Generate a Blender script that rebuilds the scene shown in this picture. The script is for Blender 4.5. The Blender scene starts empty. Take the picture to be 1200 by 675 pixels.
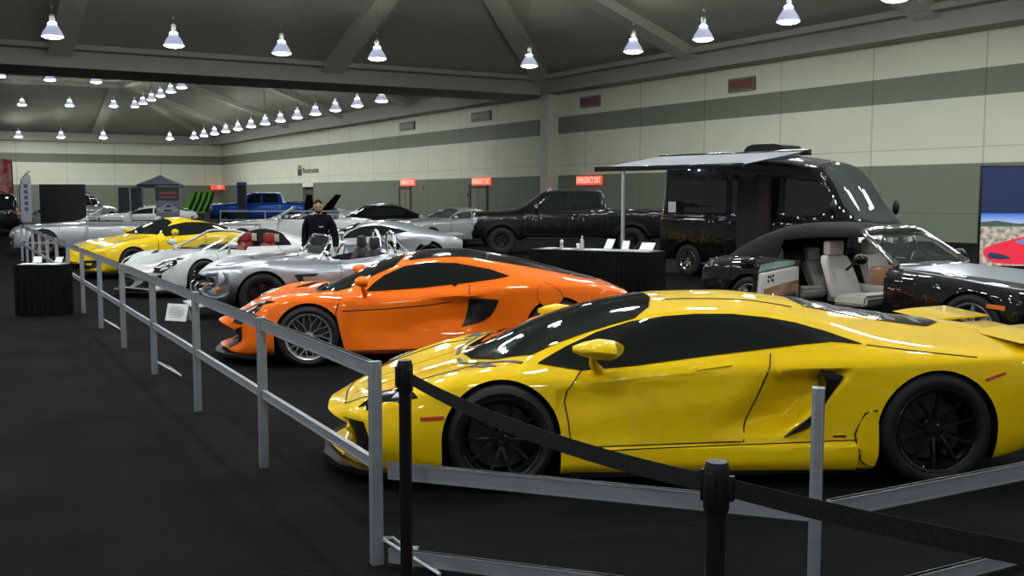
import bpy, bmesh, math, random
import numpy as np
from mathutils import Vector, Matrix
from mathutils.bvhtree import BVHTree

random.seed(7)
SC = bpy.context.scene
C = SC.collection
PI = math.pi
R = math.radians

# ------------------------------------------------------------------ camera, world, exposure
cam_d = bpy.data.cameras.new('camera')
cam = bpy.data.objects.new('camera', cam_d)
C.objects.link(cam)
cam.location = (0, 0, 1.8)
cam.rotation_euler = (R(90) - math.atan(108.5 / 1224.0), 0, 0)
cam_d.sensor_width = 36
cam_d.lens = 1224.0 / 1200.0 * 36
cam_d.clip_end = 400
SC.camera = cam

world = bpy.data.worlds.new('hall_air')
SC.world = world
world.use_nodes = True
world.node_tree.nodes['Background'].inputs[0].default_value = (0.80, 0.86, 0.80, 1)
world.node_tree.nodes['Background'].inputs[1].default_value = 0.16
SC.view_settings.view_transform = 'Standard'
SC.view_settings.look = 'None'
SC.view_settings.exposure = 0.50
SC.view_settings.gamma = 1.0
SC.view_settings.use_curve_mapping = False
LAMP = 89.0          # emission of a lamp's lens


# ------------------------------------------------------------------ materials
def mat(name, col, rough=0.5, metal=0.0, coat=0.0, emit=0.0, ecol=None, spec=0.5, alpha=1.0, trans=0.0, croug=0.03):
    m = bpy.data.materials.new(name)
    m.use_nodes = True
    b = m.node_tree.nodes['Principled BSDF']
    b.inputs['Base Color'].default_value = (*col, 1)
    b.inputs['Roughness'].default_value = rough
    b.inputs['Metallic'].default_value = metal
    b.inputs['Coat Weight'].default_value = coat
    b.inputs['Coat Roughness'].default_value = croug
    b.inputs['Specular IOR Level'].default_value = spec
    b.inputs['Transmission Weight'].default_value = trans
    b.inputs['Alpha'].default_value = alpha
    if emit:
        b.inputs['Emission Color'].default_value = (*(ecol or col), 1)
        b.inputs['Emission Strength'].default_value = emit
    return m


def noisy(m, scale, lo, hi, detail=4, bump=0.0, stretch=None, bscale=None):
    """blend two colours with noise, optional bump"""
    nt = m.node_tree
    b = nt.nodes['Principled BSDF']
    tc = nt.nodes.new('ShaderNodeTexCoord')
    mp = nt.nodes.new('ShaderNodeMapping')
    if stretch:
        mp.inputs['Scale'].default_value = stretch
    n = nt.nodes.new('ShaderNodeTexNoise')
    n.inputs['Scale'].default_value = scale
    n.inputs['Detail'].default_value = detail
    r = nt.nodes.new('ShaderNodeValToRGB')
    r.color_ramp.elements[0].position = 0.35
    r.color_ramp.elements[1].position = 0.65
    r.color_ramp.elements[0].color = (*lo, 1)
    r.color_ramp.elements[1].color = (*hi, 1)
    nt.links.new(tc.outputs['Object'], mp.inputs[0])
    nt.links.new(mp.outputs[0], n.inputs['Vector'])
    nt.links.new(n.outputs['Fac'], r.inputs[0])
    nt.links.new(r.outputs[0], b.inputs['Base Color'])
    if bump:
        n2 = nt.nodes.new('ShaderNodeTexNoise')
        n2.inputs['Scale'].default_value = bscale or scale * 8
        bp = nt.nodes.new('ShaderNodeBump')
        bp.inputs['Strength'].default_value = bump
        bp.inputs['Distance'].default_value = 0.01
        nt.links.new(mp.outputs[0], n2.inputs['Vector'])
        nt.links.new(n2.outputs['Fac'], bp.inputs['Height'])
        nt.links.new(bp.outputs[0], b.inputs['Normal'])
    return m


def paint(name, col, metal=0.0, rough=0.35, coat=0.85):
    m = mat(name, col, rough, metal, coat, spec=0.06)
    m.node_tree.nodes['Principled BSDF'].inputs['Coat IOR'].default_value = 1.42
    return m


def wavy(m, scale=3.0, strength=0.12):
    """slight waviness of pressed and polished panels"""
    nt = m.node_tree
    b = nt.nodes['Principled BSDF']
    tc = nt.nodes.new('ShaderNodeTexCoord')
    n = nt.nodes.new('ShaderNodeTexNoise')
    n.inputs['Scale'].default_value = scale
    n.inputs['Detail'].default_value = 1.5
    bp = nt.nodes.new('ShaderNodeBump')
    bp.inputs['Strength'].default_value = strength
    bp.inputs['Distance'].default_value = 0.03
    nt.links.new(tc.outputs['Object'], n.inputs['Vector'])
    nt.links.new(n.outputs['Fac'], bp.inputs['Height'])
    nt.links.new(bp.outputs[0], b.inputs['Normal'])
    nt.links.new(bp.outputs[0], b.inputs['Coat Normal'])
    return m


M = dict(
    yellow=paint('pearl_yellow_paint', (0.80, 0.535, 0.003), 0.0, 0.5),
    orange=paint('orange_paint', (0.90, 0.16, 0.006), 0.0, 0.5),
    yellow2=paint('bright_yellow_paint', (0.72, 0.50, 0.01), 0.0, 0.35),
    white=paint('white_paint', (0.52, 0.55, 0.54), 0.0, 0.3),
    silver=paint('silver_paint', (0.42, 0.45, 0.47), 0.55, 0.3),
    brushed=mat('brushed_aluminium_body', (0.46, 0.49, 0.53), 0.30, 0.9, 0.2, croug=.12),
    greywhite=paint('grey_white_paint', (0.36, 0.39, 0.38), 0.3, 0.3),
    black=mat('black_paint', (0.002, 0.002, 0.0025), 0.5, 0.0, 0.8, croug=.02, spec=.1),
    blackm=mat('dark_metallic_paint', (0.004, 0.0045, 0.006), 0.4, 0.0, 0.7, croug=.03, spec=.1),
    hood=mat('satin_silver_bonnet', (0.42, 0.46, 0.50), 0.28, 0.7, 0.5),
    blue=paint('blue_paint', (0.01, 0.09, 0.50), 0.2, 0.3),
    glass=mat('tinted_car_glass', (0.008, 0.011, 0.010), 0.03, 0.0, 0.0, spec=0.8),
    glass2=mat('clear_car_glass', (0.05, 0.06, 0.055), 0.03, 0.0, 0.0, spec=0.8),
    shield=mat('see_through_windscreen', (0.10, 0.13, 0.12), 0.02, 0.0, 0.0, alpha=0.22),
    trim=mat('black_plastic', (0.006, 0.006, 0.007), 0.45, spec=.3),
    gloss=mat('gloss_black', (0.006, 0.006, 0.007), 0.12, 0.0, 0.6),
    gap=mat('panel_gap_black', (0.004, 0.004, 0.004), 0.8),
    tyre=mat('tyre_rubber', (0.009, 0.009, 0.010), 0.62, spec=.3),
    rimk=mat('black_alloy', (0.035, 0.035, 0.037), 0.2, 0.8, 0.8),
    rims=mat('silver_alloy', (0.62, 0.64, 0.66), 0.25, 0.85),
    rimb=mat('bronze_alloy', (0.20, 0.15, 0.09), 0.3, 0.7),
    disc=mat('brake_iron', (0.10, 0.10, 0.10), 0.35, 0.9),
    chrome=mat('chrome', (0.80, 0.82, 0.84), 0.06, 1.0),
    lens=mat('headlamp_lens', (0.70, 0.74, 0.78), 0.12, 0.25, 1.0),
    red=mat('red_lens', (0.45, 0.015, 0.01), 0.12, 0.0, 1.0),
    amber=mat('amber_lens', (0.75, 0.16, 0.01), 0.15, 0.0, 1.0),
    tan=mat('cream_leather', (0.50, 0.48, 0.44), 0.5),
    redl=mat('red_leather', (0.28, 0.02, 0.015), 0.5),
    blackl=mat('black_leather', (0.015, 0.015, 0.015), 0.5),
    wood=mat('veneer', (0.28, 0.15, 0.08), 0.2, 0.0, 0.7),
    cloth=mat('black_soft_top', (0.011, 0.011, 0.012), 0.85, spec=.15),
    alu=mat('anodised_aluminium', (0.24, 0.26, 0.28), 0.42, 0.35),
    alul=mat('light_aluminium', (0.42, 0.44, 0.46), 0.45, 0.3),
    blackpost=mat('black_enamel', (0.008, 0.008, 0.009), 0.18, 0.0, 0.7),
    belt=mat('black_webbing', (0.010, 0.010, 0.011), 0.8, spec=.15),
    paper=mat('white_paper', (0.75, 0.76, 0.74), 0.6),
    skirt=mat('black_table_skirt', (0.006, 0.006, 0.006), 0.9, spec=.1),
    acrylic=mat('clear_acrylic', (0.55, 0.58, 0.58), 0.08, 0.0, 0.0, alpha=0.6),
    green=paint('lime_green_paint', (0.16, 0.55, 0.02), 0.0, 0.4),
    signred=mat('lit_red_sign', (0.9, 0.05, 0.03), 0.5, emit=0.75, ecol=(1.0, 0.10, 0.06)),
    signdim=mat('unlit_red_lettering', (0.28, 0.05, 0.04), 0.6),
    dark=mat('dark_opening', (0.02, 0.02, 0.02), 0.9),
)
for k_ in ('black', 'blackm'):
    wavy(M[k_], 5.0, 0.35)
wavy(M['brushed'], 3.5, 0.5)
wavy(M['glass'], 2.5, 0.15)
M['alu'] = noisy(M['alu'], 6, (0.25, 0.27, 0.29), (0.29, 0.31, 0.33), stretch=(1, 1, 8))
M['belt'] = noisy(M['belt'], 90, (0.007, 0.007, 0.008), (0.014, 0.014, 0.015))


# ------------------------------------------------------------------ mesh helpers
def link(name, bm, m, parent=None, smooth=None, loc=None):
    me = bpy.data.meshes.new(name)
    bm.to_mesh(me)
    bm.free()
    return linkme(name, me, m, parent, smooth, loc)


def linkme(name, me, m, parent=None, smooth=None, loc=None):
    if m is not None:
        for x in (m if isinstance(m, (list, tuple)) else [m]):
            me.materials.append(x)
    if smooth is not None:
        shade(me, smooth)
    o = bpy.data.objects.new(name, me)
    C.objects.link(o)
    if parent is not None:
        o.parent = parent
    if loc is not None:
        o.location = loc
    return o


def shade(me, deg=35):
    bm = bmesh.new()
    bm.from_mesh(me)
    for f in bm.faces:
        f.smooth = True
    a = R(deg)
    for e in bm.edges:
        if len(e.link_faces) == 2:
            e.smooth = e.calc_face_angle(0) < a
    bm.to_mesh(me)
    bm.free()


def tag(o, label=None, cat=None, group=None, kind=None):
    if label: o['label'] = label
    if cat: o['category'] = cat
    if group: o['group'] = group
    if kind: o['kind'] = kind
    return o


def empty(name, loc=(0, 0, 0), rz=0.0, label=None, cat=None, group=None, kind=None):
    o = bpy.data.objects.new(name, None)
    C.objects.link(o)
    o.location = loc
    o.rotation_euler = (0, 0, rz)
    return tag(o, label, cat, group, kind)


def copy_tree(o, parent=None):
    c = o.copy()
    C.objects.link(c)
    c.parent = parent
    for ch in [x for x in o.children]:
        copy_tree(ch, c)
    return c


def box(bm, x0, x1, y0, y1, z0, z1, bev=0.0, mi=0):
    vs = [bm.verts.new((x, y, z)) for x in (x0, x1) for y in (y0, y1) for z in (z0, z1)]
    q = [(0, 1, 3, 2), (4, 6, 7, 5), (0, 4, 5, 1), (2, 3, 7, 6), (0, 2, 6, 4), (1, 5, 7, 3)]
    fs = [bm.faces.new([vs[i] for i in k]) for k in q]
    for f in fs: f.material_index = mi
    if bev:
        es = list({e for f in fs for e in f.edges})
        bmesh.ops.bevel(bm, geom=es, offset=bev, segments=2, affect='EDGES', profile=0.6)
    return bm


def boxo(name, dims, m, parent=None, bev=0.0, loc=None):
    bm = bmesh.new()
    box(bm, *dims, bev=bev)
    return link(name, bm, m, parent, 40 if bev else None, loc)


def lathe(bm, prof, seg=32, axis='z', c=(0, 0, 0), a0=0.0, a1=2 * PI):
    """prof: (r, h) pairs around an axis through c"""
    full = abs(a1 - a0 - 2 * PI) < 1e-6
    n = seg if full else seg + 1
    rings = []
    for r, h in prof:
        ring = []
        for i in range(n):
            a = a0 + (a1 - a0) * i / seg
            u, v = r * math.cos(a), r * math.sin(a)
            p = {'z': (u, v, h), 'y': (u, h, v), 'x': (h, u, v)}[axis]
            ring.append(bm.verts.new((p[0] + c[0], p[1] + c[1], p[2] + c[2])))
        rings.append(ring)
    for a, b in zip(rings, rings[1:]):
        for i in range(seg):
            j = (i + 1) % n
            try: bm.faces.new((a[i], a[j], b[j], b[i]))
            except ValueError: pass
    bmesh.ops.remove_doubles(bm, verts=[v for r_ in rings for v in r_], dist=1e-6)
    return bm


def fixn(bm):
    bmesh.ops.recalc_face_normals(bm, faces=bm.faces)
    return bm


def tube(bm, pts, r, seg=8, closed=False):
    pts = [Vector(p) for p in pts]
    rr = r if isinstance(r, (list, tuple)) else [r] * len(pts)
    rings = []
    up = None
    for i, p in enumerate(pts):
        a = pts[i - 1] if (i > 0 or closed) else p
        b = pts[(i + 1) % len(pts)] if (i < len(pts) - 1 or closed) else p
        d = (b - a).normalized()
        if up is None:
            up = Vector((0, 0, 1)) if abs(d.z) < 0.9 else Vector((1, 0, 0))
        s = d.cross(up)
        if s.length < 1e-4: s = d.cross(Vector((0, 1, 0)))
        s.normalize()
        up = s.cross(d).normalized()
        rings.append([bm.verts.new(p + (s * math.cos(2 * PI * k / seg) + up * math.sin(2 * PI * k / seg)) * rr[i]) for k in range(seg)])
    prs = list(zip(rings, rings[1:])) + ([(rings[-1], rings[0])] if closed else [])
    for a, b in prs:
        for k in range(seg):
            bm.faces.new((a[k], a[(k + 1) % seg], b[(k + 1) % seg], b[k]))
    if not closed:
        bm.faces.new(rings[0]); bm.faces.new(rings[-1])
    return bm


def prism(bm, poly, a, b, axis='y', mi=0):
    """extrude a 2D polygon between a and b along axis"""
    def P(u, v, h):
        return {'y': (u, h, v), 'z': (u, v, h), 'x': (h, u, v)}[axis]
    lo = [bm.verts.new(P(u, v, a)) for u, v in poly]
    hi = [bm.verts.new(P(u, v, b)) for u, v in poly]
    n = len(poly)
    fs = [bm.faces.new(lo), bm.faces.new(hi)]
    for i in range(n):
        fs.append(bm.faces.new((lo[i], lo[(i + 1) % n], hi[(i + 1) % n], hi[i])))
    for f in fs: f.material_index = mi
    return fs


def prismo(name, poly, a, b, m, parent=None, axis='y', bev=0.0, smooth=None):
    bm = bmesh.new()
    fs = prism(bm, poly, a, b, axis)
    fixn(bm)
    if bev:
        bmesh.ops.bevel(bm, geom=list(bm.edges), offset=bev, segments=2, affect='EDGES', profile=0.6)
    return link(name, bm, m, parent, smooth if smooth is not None else (40 if bev else None))


def bar(bm, p, q, w, h):
    """box beam from p to q, w across (horizontal), h up"""
    p, q = Vector(p), Vector(q)
    d = (q - p).normalized()
    s = d.cross(Vector((0, 0, 1)))
    s = Vector((1, 0, 0)) if s.length < 1e-4 else s.normalized()
    u = s.cross(d).normalized()
    vs = [bm.verts.new(c + s * (a * w / 2) + u * (b * h / 2)) for c in (p, q) for a, b in ((-1, -1), (1, -1), (1, 1), (-1, 1))]
    for k in ((0, 1, 2, 3), (7, 6, 5, 4), (0, 4, 5, 1), (1, 5, 6, 2), (2, 6, 7, 3), (3, 7, 4, 0)):
        bm.faces.new([vs[i] for i in k])
    return bm


def text(name, body, size, m, parent, loc, rot, extrude=0.003, align='CENTER', bold=0.0, sx=1.0):
    cu = bpy.data.curves.new(name, 'FONT')
    cu.body = body
    cu.size = size
    cu.align_x = align
    cu.align_y = 'CENTER'
    cu.extrude = extrude
    cu.offset = bold
    cu.materials.append(m)
    o = bpy.data.objects.new(name, cu)
    C.objects.link(o)
    o.parent = parent
    o.location = loc
    o.rotation_euler = rot
    o.scale = (sx, 1, 1)
    bpy.context.view_layer.update()
    me = bpy.data.meshes.new_from_object(o.evaluated_get(bpy.context.evaluated_depsgraph_get()))
    bpy.data.objects.remove(o)
    o = bpy.data.objects.new(name, me)
    C.objects.link(o)
    o.parent = parent
    o.location = loc
    o.rotation_euler = rot
    o.scale = (sx, 1, 1)
    return o


# ------------------------------------------------------------------ car body machinery
def pchip(x, y, xs):
    x = np.asarray(x, float); y = np.asarray(y, float); xs = np.asarray(xs, float)
    h = np.diff(x); h[h == 0] = 1e-9
    d = np.diff(y) / h
    n = len(x)
    m = np.zeros(n)
    if n == 2:
        m[:] = d[0]
    else:
        for i in range(1, n - 1):
            if d[i - 1] * d[i] > 0:
                w1 = 2 * h[i] + h[i - 1]; w2 = h[i] + 2 * h[i - 1]
                m[i] = (w1 + w2) / (w1 / d[i - 1] + w2 / d[i])
        m[0] = d[0]; m[-1] = d[-1]
    i = np.clip(np.searchsorted(x, xs) - 1, 0, n - 2)
    t = (xs - x[i]) / h[i]
    return ((2 * t**3 - 3 * t**2 + 1) * y[i] + (t**3 - 2 * t**2 + t) * h[i] * m[i]
            + (-2 * t**3 + 3 * t**2) * y[i + 1] + (t**3 - t**2) * h[i] * m[i + 1])


def loft(secs, nx=110, k=6, smooth=3, deform=None):
    """secs: [(x, [(w, z[, dx]), ...]), ...] half sections from bottom centre to top centre -> bmesh, closed"""
    X = [s[0] for s in secs]
    P = np.array([[(p[0], p[1], (p[2] if len(p) > 2 else 0.0)) for p in s[1]] for s in secs], float)
    n = P.shape[1]
    span = X[-1] - X[0]
    xs = np.linspace(0, 1, nx)
    xs = X[0] + span * (xs - 0.045 * np.sin(2 * PI * xs) / 1.0 * 0.6)
    xs[0], xs[-1] = X[0], X[-1]
    Q = np.zeros((nx, n, 3))
    for j in range(n):
        for c in range(3):
            Q[:, j, c] = pchip(X, P[:, j, c], xs)
    cols = (n - 1) * k + 1
    G = np.zeros((nx, cols, 3))
    for i in range(nx):
        w, z, dx = Q[i, :, 0], Q[i, :, 1], Q[i, :, 2]
        w2 = np.concatenate(([-w[1]], w, [-w[-2]])); z2 = np.concatenate(([z[1]], z, [z[-2]])); d2 = np.concatenate(([dx[1]], dx, [dx[-2]]))
        s = np.concatenate(([0], np.cumsum(np.hypot(np.diff(w2), np.diff(z2)) + 1e-5)))
        ss = np.concatenate([np.linspace(s[a], s[a + 1], k, endpoint=False) for a in range(1, n)] + [[s[n]]])
        G[i, :, 1] = pchip(s, w2, ss)
        G[i, :, 2] = pchip(s, z2, ss)
        G[i, :, 0] = xs[i] + pchip(s, d2, ss)
    for _ in range(smooth):
        H = G.copy()
        H[1:-1, 1:-1] = 0.5 * G[1:-1, 1:-1] + 0.125 * (G[:-2, 1:-1] + G[2:, 1:-1] + G[1:-1, :-2] + G[1:-1, 2:])
        H[1:-1, 0] = 0.5 * G[1:-1, 0] + 0.25 * (G[:-2, 0] + G[2:, 0])
        H[1:-1, -1, 2] = 0.5 * G[1:-1, -1, 2] + 0.125 * (G[:-2, -1, 2] + G[2:, -1, 2]) + 0.25 * G[1:-1, -2, 2]
        H[1:-1, -1, 0] = G[1:-1, -1, 0]
        G = H
    G[:, 0, 1] = 0; G[:, -1, 1] = 0
    bm = bmesh.new()
    L, Rr = [], []
    for i in range(nx):
        a, b = [], []
        for j in range(cols):
            x, w, z = G[i, j]
            if deform:
                x, w, z = deform(x, w, z)
            if j in (0, cols - 1):
                v = bm.verts.new((x, 0, z)); a.append(v); b.append(v)
            else:
                a.append(bm.verts.new((x, -w, z))); b.append(bm.verts.new((x, w, z)))
        L.append(a); Rr.append(b)
    for i in range(nx - 1):
        for j in range(cols - 1):
            bm.faces.new((L[i][j], L[i][j + 1], L[i + 1][j + 1], L[i + 1][j]))
            bm.faces.new((Rr[i][j], Rr[i + 1][j], Rr[i + 1][j + 1], Rr[i][j + 1]))
    for i in (0, nx - 1):
        for j in range(cols - 1):
            q = [L[i][j], L[i][j + 1], Rr[i][j + 1], Rr[i][j]]
            u = []
            for v in q:
                if v not in u: u.append(v)
            if len(u) > 2: bm.faces.new(u)
    fixn(bm)
    return bm


def boolean_cut(me, cutter_bm):
    a = bpy.data.objects.new('a', me); C.objects.link(a)
    cme = bpy.data.meshes.new('c'); fixn(cutter_bm); cutter_bm.to_mesh(cme); cutter_bm.free()
    cme.materials.append(M['trim']); cme.materials.append(M['_cabin'])
    b = bpy.data.objects.new('b', cme); C.objects.link(b)
    md = a.modifiers.new('b', 'BOOLEAN')
    md.operation = 'DIFFERENCE'; md.object = b; md.solver = 'EXACT'
    try: md.material_mode = 'TRANSFER'
    except Exception: pass
    dg = bpy.context.evaluated_depsgraph_get()
    out = bpy.data.meshes.new_from_object(a.evaluated_get(dg))
    if min(v.co.z for v in out.vertices) < -.2 or len(out.vertices) < 100:      # cutter left in: try again, nudged
        md.use_self = True
        b.location = (.0031, .0, .0017)
        bpy.context.view_layer.update()
        dg = bpy.context.evaluated_depsgraph_get()
        out = bpy.data.meshes.new_from_object(a.evaluated_get(dg))
    bpy.data.objects.remove(a); bpy.data.objects.remove(b)
    return out


class Car:
    def __init__(s, name, secs, paintm, arches=(), cabin=None, cabin_mat=None, deform=None, nx=110, k=6, smooth=3, body='body'):
        s.root = empty(name)
        bm = loft(secs, nx, k, smooth, deform)
        me = bpy.data.meshes.new(body); bm.to_mesh(me)
        s.bvh = BVHTree.FromBMesh(bm); bm.free()
        me.materials.append(paintm)
        M['_cabin'] = cabin_mat or M['blackl']
        s.paint = paintm
        s.res = 0.05
        if arches or cabin:
            cb = bmesh.new()
            for (xa, zc, ra, yin) in arches:
                for sd in (-1, 1):
                    pts = [(xa + ra * math.cos(t), zc + ra * math.sin(t)) for t in np.linspace(0, PI, 25)]
                    pts += [(xa - ra * 0.98, -0.3), (xa + ra * 0.98, -0.3)]
                    prism(cb, pts, sd * yin, sd * 1.6, 'y', 0)
            if cabin:
                prism(cb, cabin[0][0], cabin[0][1], cabin[0][2], 'z', 1)
            me = boolean_cut(me, cb)
            for poly, z0, z1 in (cabin or [])[1:]:
                cb = bmesh.new(); prism(cb, poly, z0, z1, 'z', 1)
                me = boolean_cut(me, cb)
        shade(me, 38)
        s.body = bpy.data.objects.new(body, me); C.objects.link(s.body); s.body.parent = s.root

    def hit(s, u, v, ax):
        o, d = {'L': ((u, -4, v), (0, 1, 0)), 'R': ((u, 4, v), (0, -1, 0)), 'T': ((u, v, 5), (0, 0, -1)),
                'F': ((-5, u, v), (1, 0, 0)), 'B': ((9, u, v), (-1, 0, 0))}[ax]
        h = s.bvh.ray_cast(Vector(o), Vector(d))
        if h[0] is None:
            g = {'L': (u, -0.8, v), 'R': (u, 0.8, v), 'T': (u, v, 0.7), 'F': (-0.6, u, v), 'B': (3.4, u, v)}[ax]
            h = s.bvh.find_nearest(Vector(g))
        n = h[1]
        if n.dot(Vector(d)) > 0: n = -n
        return h[0], n

    def panel(s, name, poly, ax, m, off=0.004, thick=0.012, res=None, parent=None, rnd=0):
        """a plate that follows the body inside a 2D outline seen along ax"""
        if rnd: poly = rounded(poly, rnd)
        res = res or s.res
        bm = bmesh.new()
        bm.faces.new([bm.verts.new((u, v, 0)) for u, v in poly])
        us = [p[0] for p in poly]; vs = [p[1] for p in poly]
        for lo, hi, i in ((min(us), max(us), 0), (min(vs), max(vs), 1)):
            n = max(1, int((hi - lo) / res))
            for kk in range(1, n):
                co = [0, 0, 0]; no = [0, 0, 0]
                co[i] = lo + (hi - lo) * kk / n; no[i] = 1
                bmesh.ops.bisect_plane(bm, geom=bm.verts[:] + bm.edges[:] + bm.faces[:], plane_co=co, plane_no=no, dist=1e-5)
        bmesh.ops.remove_doubles(bm, verts=bm.verts, dist=1e-4)
        top = list(bm.faces)
        lows = {}
        pos = {}
        for v in list(bm.verts):
            h, n = s.hit(v.co.x, v.co.y, ax)
            pos[v] = (h + n * off, h - n * thick)
        for v, (a, b) in pos.items():
            lows[v] = bm.verts.new(b)
        for v, (a, b) in pos.items():
            v.co = a
        bnd = [e for e in bm.edges if len(e.link_faces) == 1]
        for f in top:
            bm.faces.new([lows[v] for v in reversed(f.verts)])
        for e in bnd:
            a, b = e.verts
            bm.faces.new((a, b, lows[b], lows[a]))
            e.smooth = False
        fixn(bm)
        for f in bm.faces: f.smooth = True
        me = bpy.data.meshes.new(name); bm.to_mesh(me)
        be = bm.edges
        bm.free()
        me.materials.append(m)
        bm = bmesh.new(); bm.from_mesh(me)
        for e in bm.edges:
            if len(e.link_faces) == 2 and e.calc_face_angle(0) > R(50): e.smooth = False
        bm.to_mesh(me); bm.free()
        o = bpy.data.objects.new(name, me); C.objects.link(o); o.parent = parent or s.root
        return o

    def both(s, name, poly, m, ax='side', **kw):
        if ax == 'side':
            a = s.panel(name, poly, 'L', m, **kw)
            b = s.panel(name, poly, 'R', m, **kw)
        else:
            a = s.panel(name, poly, ax, m, **kw)
            b = s.panel(name, [(-u, v) if ax in 'FB' else (u, -v) for u, v in poly], ax, m, **kw)
        return a, b

    def seams(s, lines, w=0.010, m=None, name='panel_gap', off=0.0045, th=0.0):
        """thin dark strips along lines [(ax, pts)]"""
        bm = bmesh.new()
        for ax, pts in lines:
            P, N = [], []
            for (a, b) in zip(pts, pts[1:]):
                n = max(1, int(math.hypot(b[0] - a[0], b[1] - a[1]) / 0.04))
                for i in range(n + (1 if b is pts[-1] else 0)):
                    t = i / n
                    h, nn = s.hit(a[0] + (b[0] - a[0]) * t, a[1] + (b[1] - a[1]) * t, ax)
                    P.append(h); N.append(nn)
            prev = None
            for i in range(len(P)):
                d = (P[min(i + 1, len(P) - 1)] - P[max(i - 1, 0)])
                if d.length < 1e-6: continue
                sd = d.normalized().cross(N[i]).normalized() * w / 2
                q = [bm.verts.new(P[i] + N[i] * off + sd), bm.verts.new(P[i] + N[i] * off - sd),
                     bm.verts.new(P[i] - N[i] * 0.003 - sd), bm.verts.new(P[i] - N[i] * 0.003 + sd)]
                if prev:
                    for a_ in range(4):
                        bm.faces.new((prev[a_], prev[(a_ + 1) % 4], q[(a_ + 1) % 4], q[a_]))
                else:
                    bm.faces.new(q)
                prev = q
            if prev: bm.faces.new(prev)
        fixn(bm)
        return link(name, bm, m or M['gap'], s.root, 30)

    def bothseams(s, pl, **kw):
        return s.seams([(a, p) for p in pl for a in 'LR'], **kw)

    def wheels(s, specs):
        """specs: (x, y_outer, wheel prototype)"""
        for x, yo, (proto, rad) in specs:
            for sd in (-1, 1):
                w = copy_tree(proto, s.root)
                w.location = (x, sd * yo, rad)
                w.rotation_euler = (0, R(random.uniform(0, 60)), 0 if sd < 0 else PI)

    def place(s, loc, deg, label, cat='car', group=None):
        s.root.location = (loc[0], loc[1], 0)
        s.root.rotation_euler = (0, 0, R(deg))
        tag(s.root, label, cat, group)
        return s.root


def rounded(poly, n=3):
    """closed Catmull-Rom through the polygon"""
    out = []
    L = len(poly)
    for i in range(L):
        p0, p1, p2, p3 = [np.array(poly[(i + k) % L], float) for k in (-1, 0, 1, 2)]
        for t in np.linspace(0, 1, n, endpoint=False):
            q = 0.5 * ((2 * p1) + (-p0 + p2) * t + (2 * p0 - 5 * p1 + 4 * p2 - p3) * t * t + (-p0 + 3 * p1 - 3 * p2 + p3) * t**3)
            out.append((float(q[0]), float(q[1])))
    return out


HID = []


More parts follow.
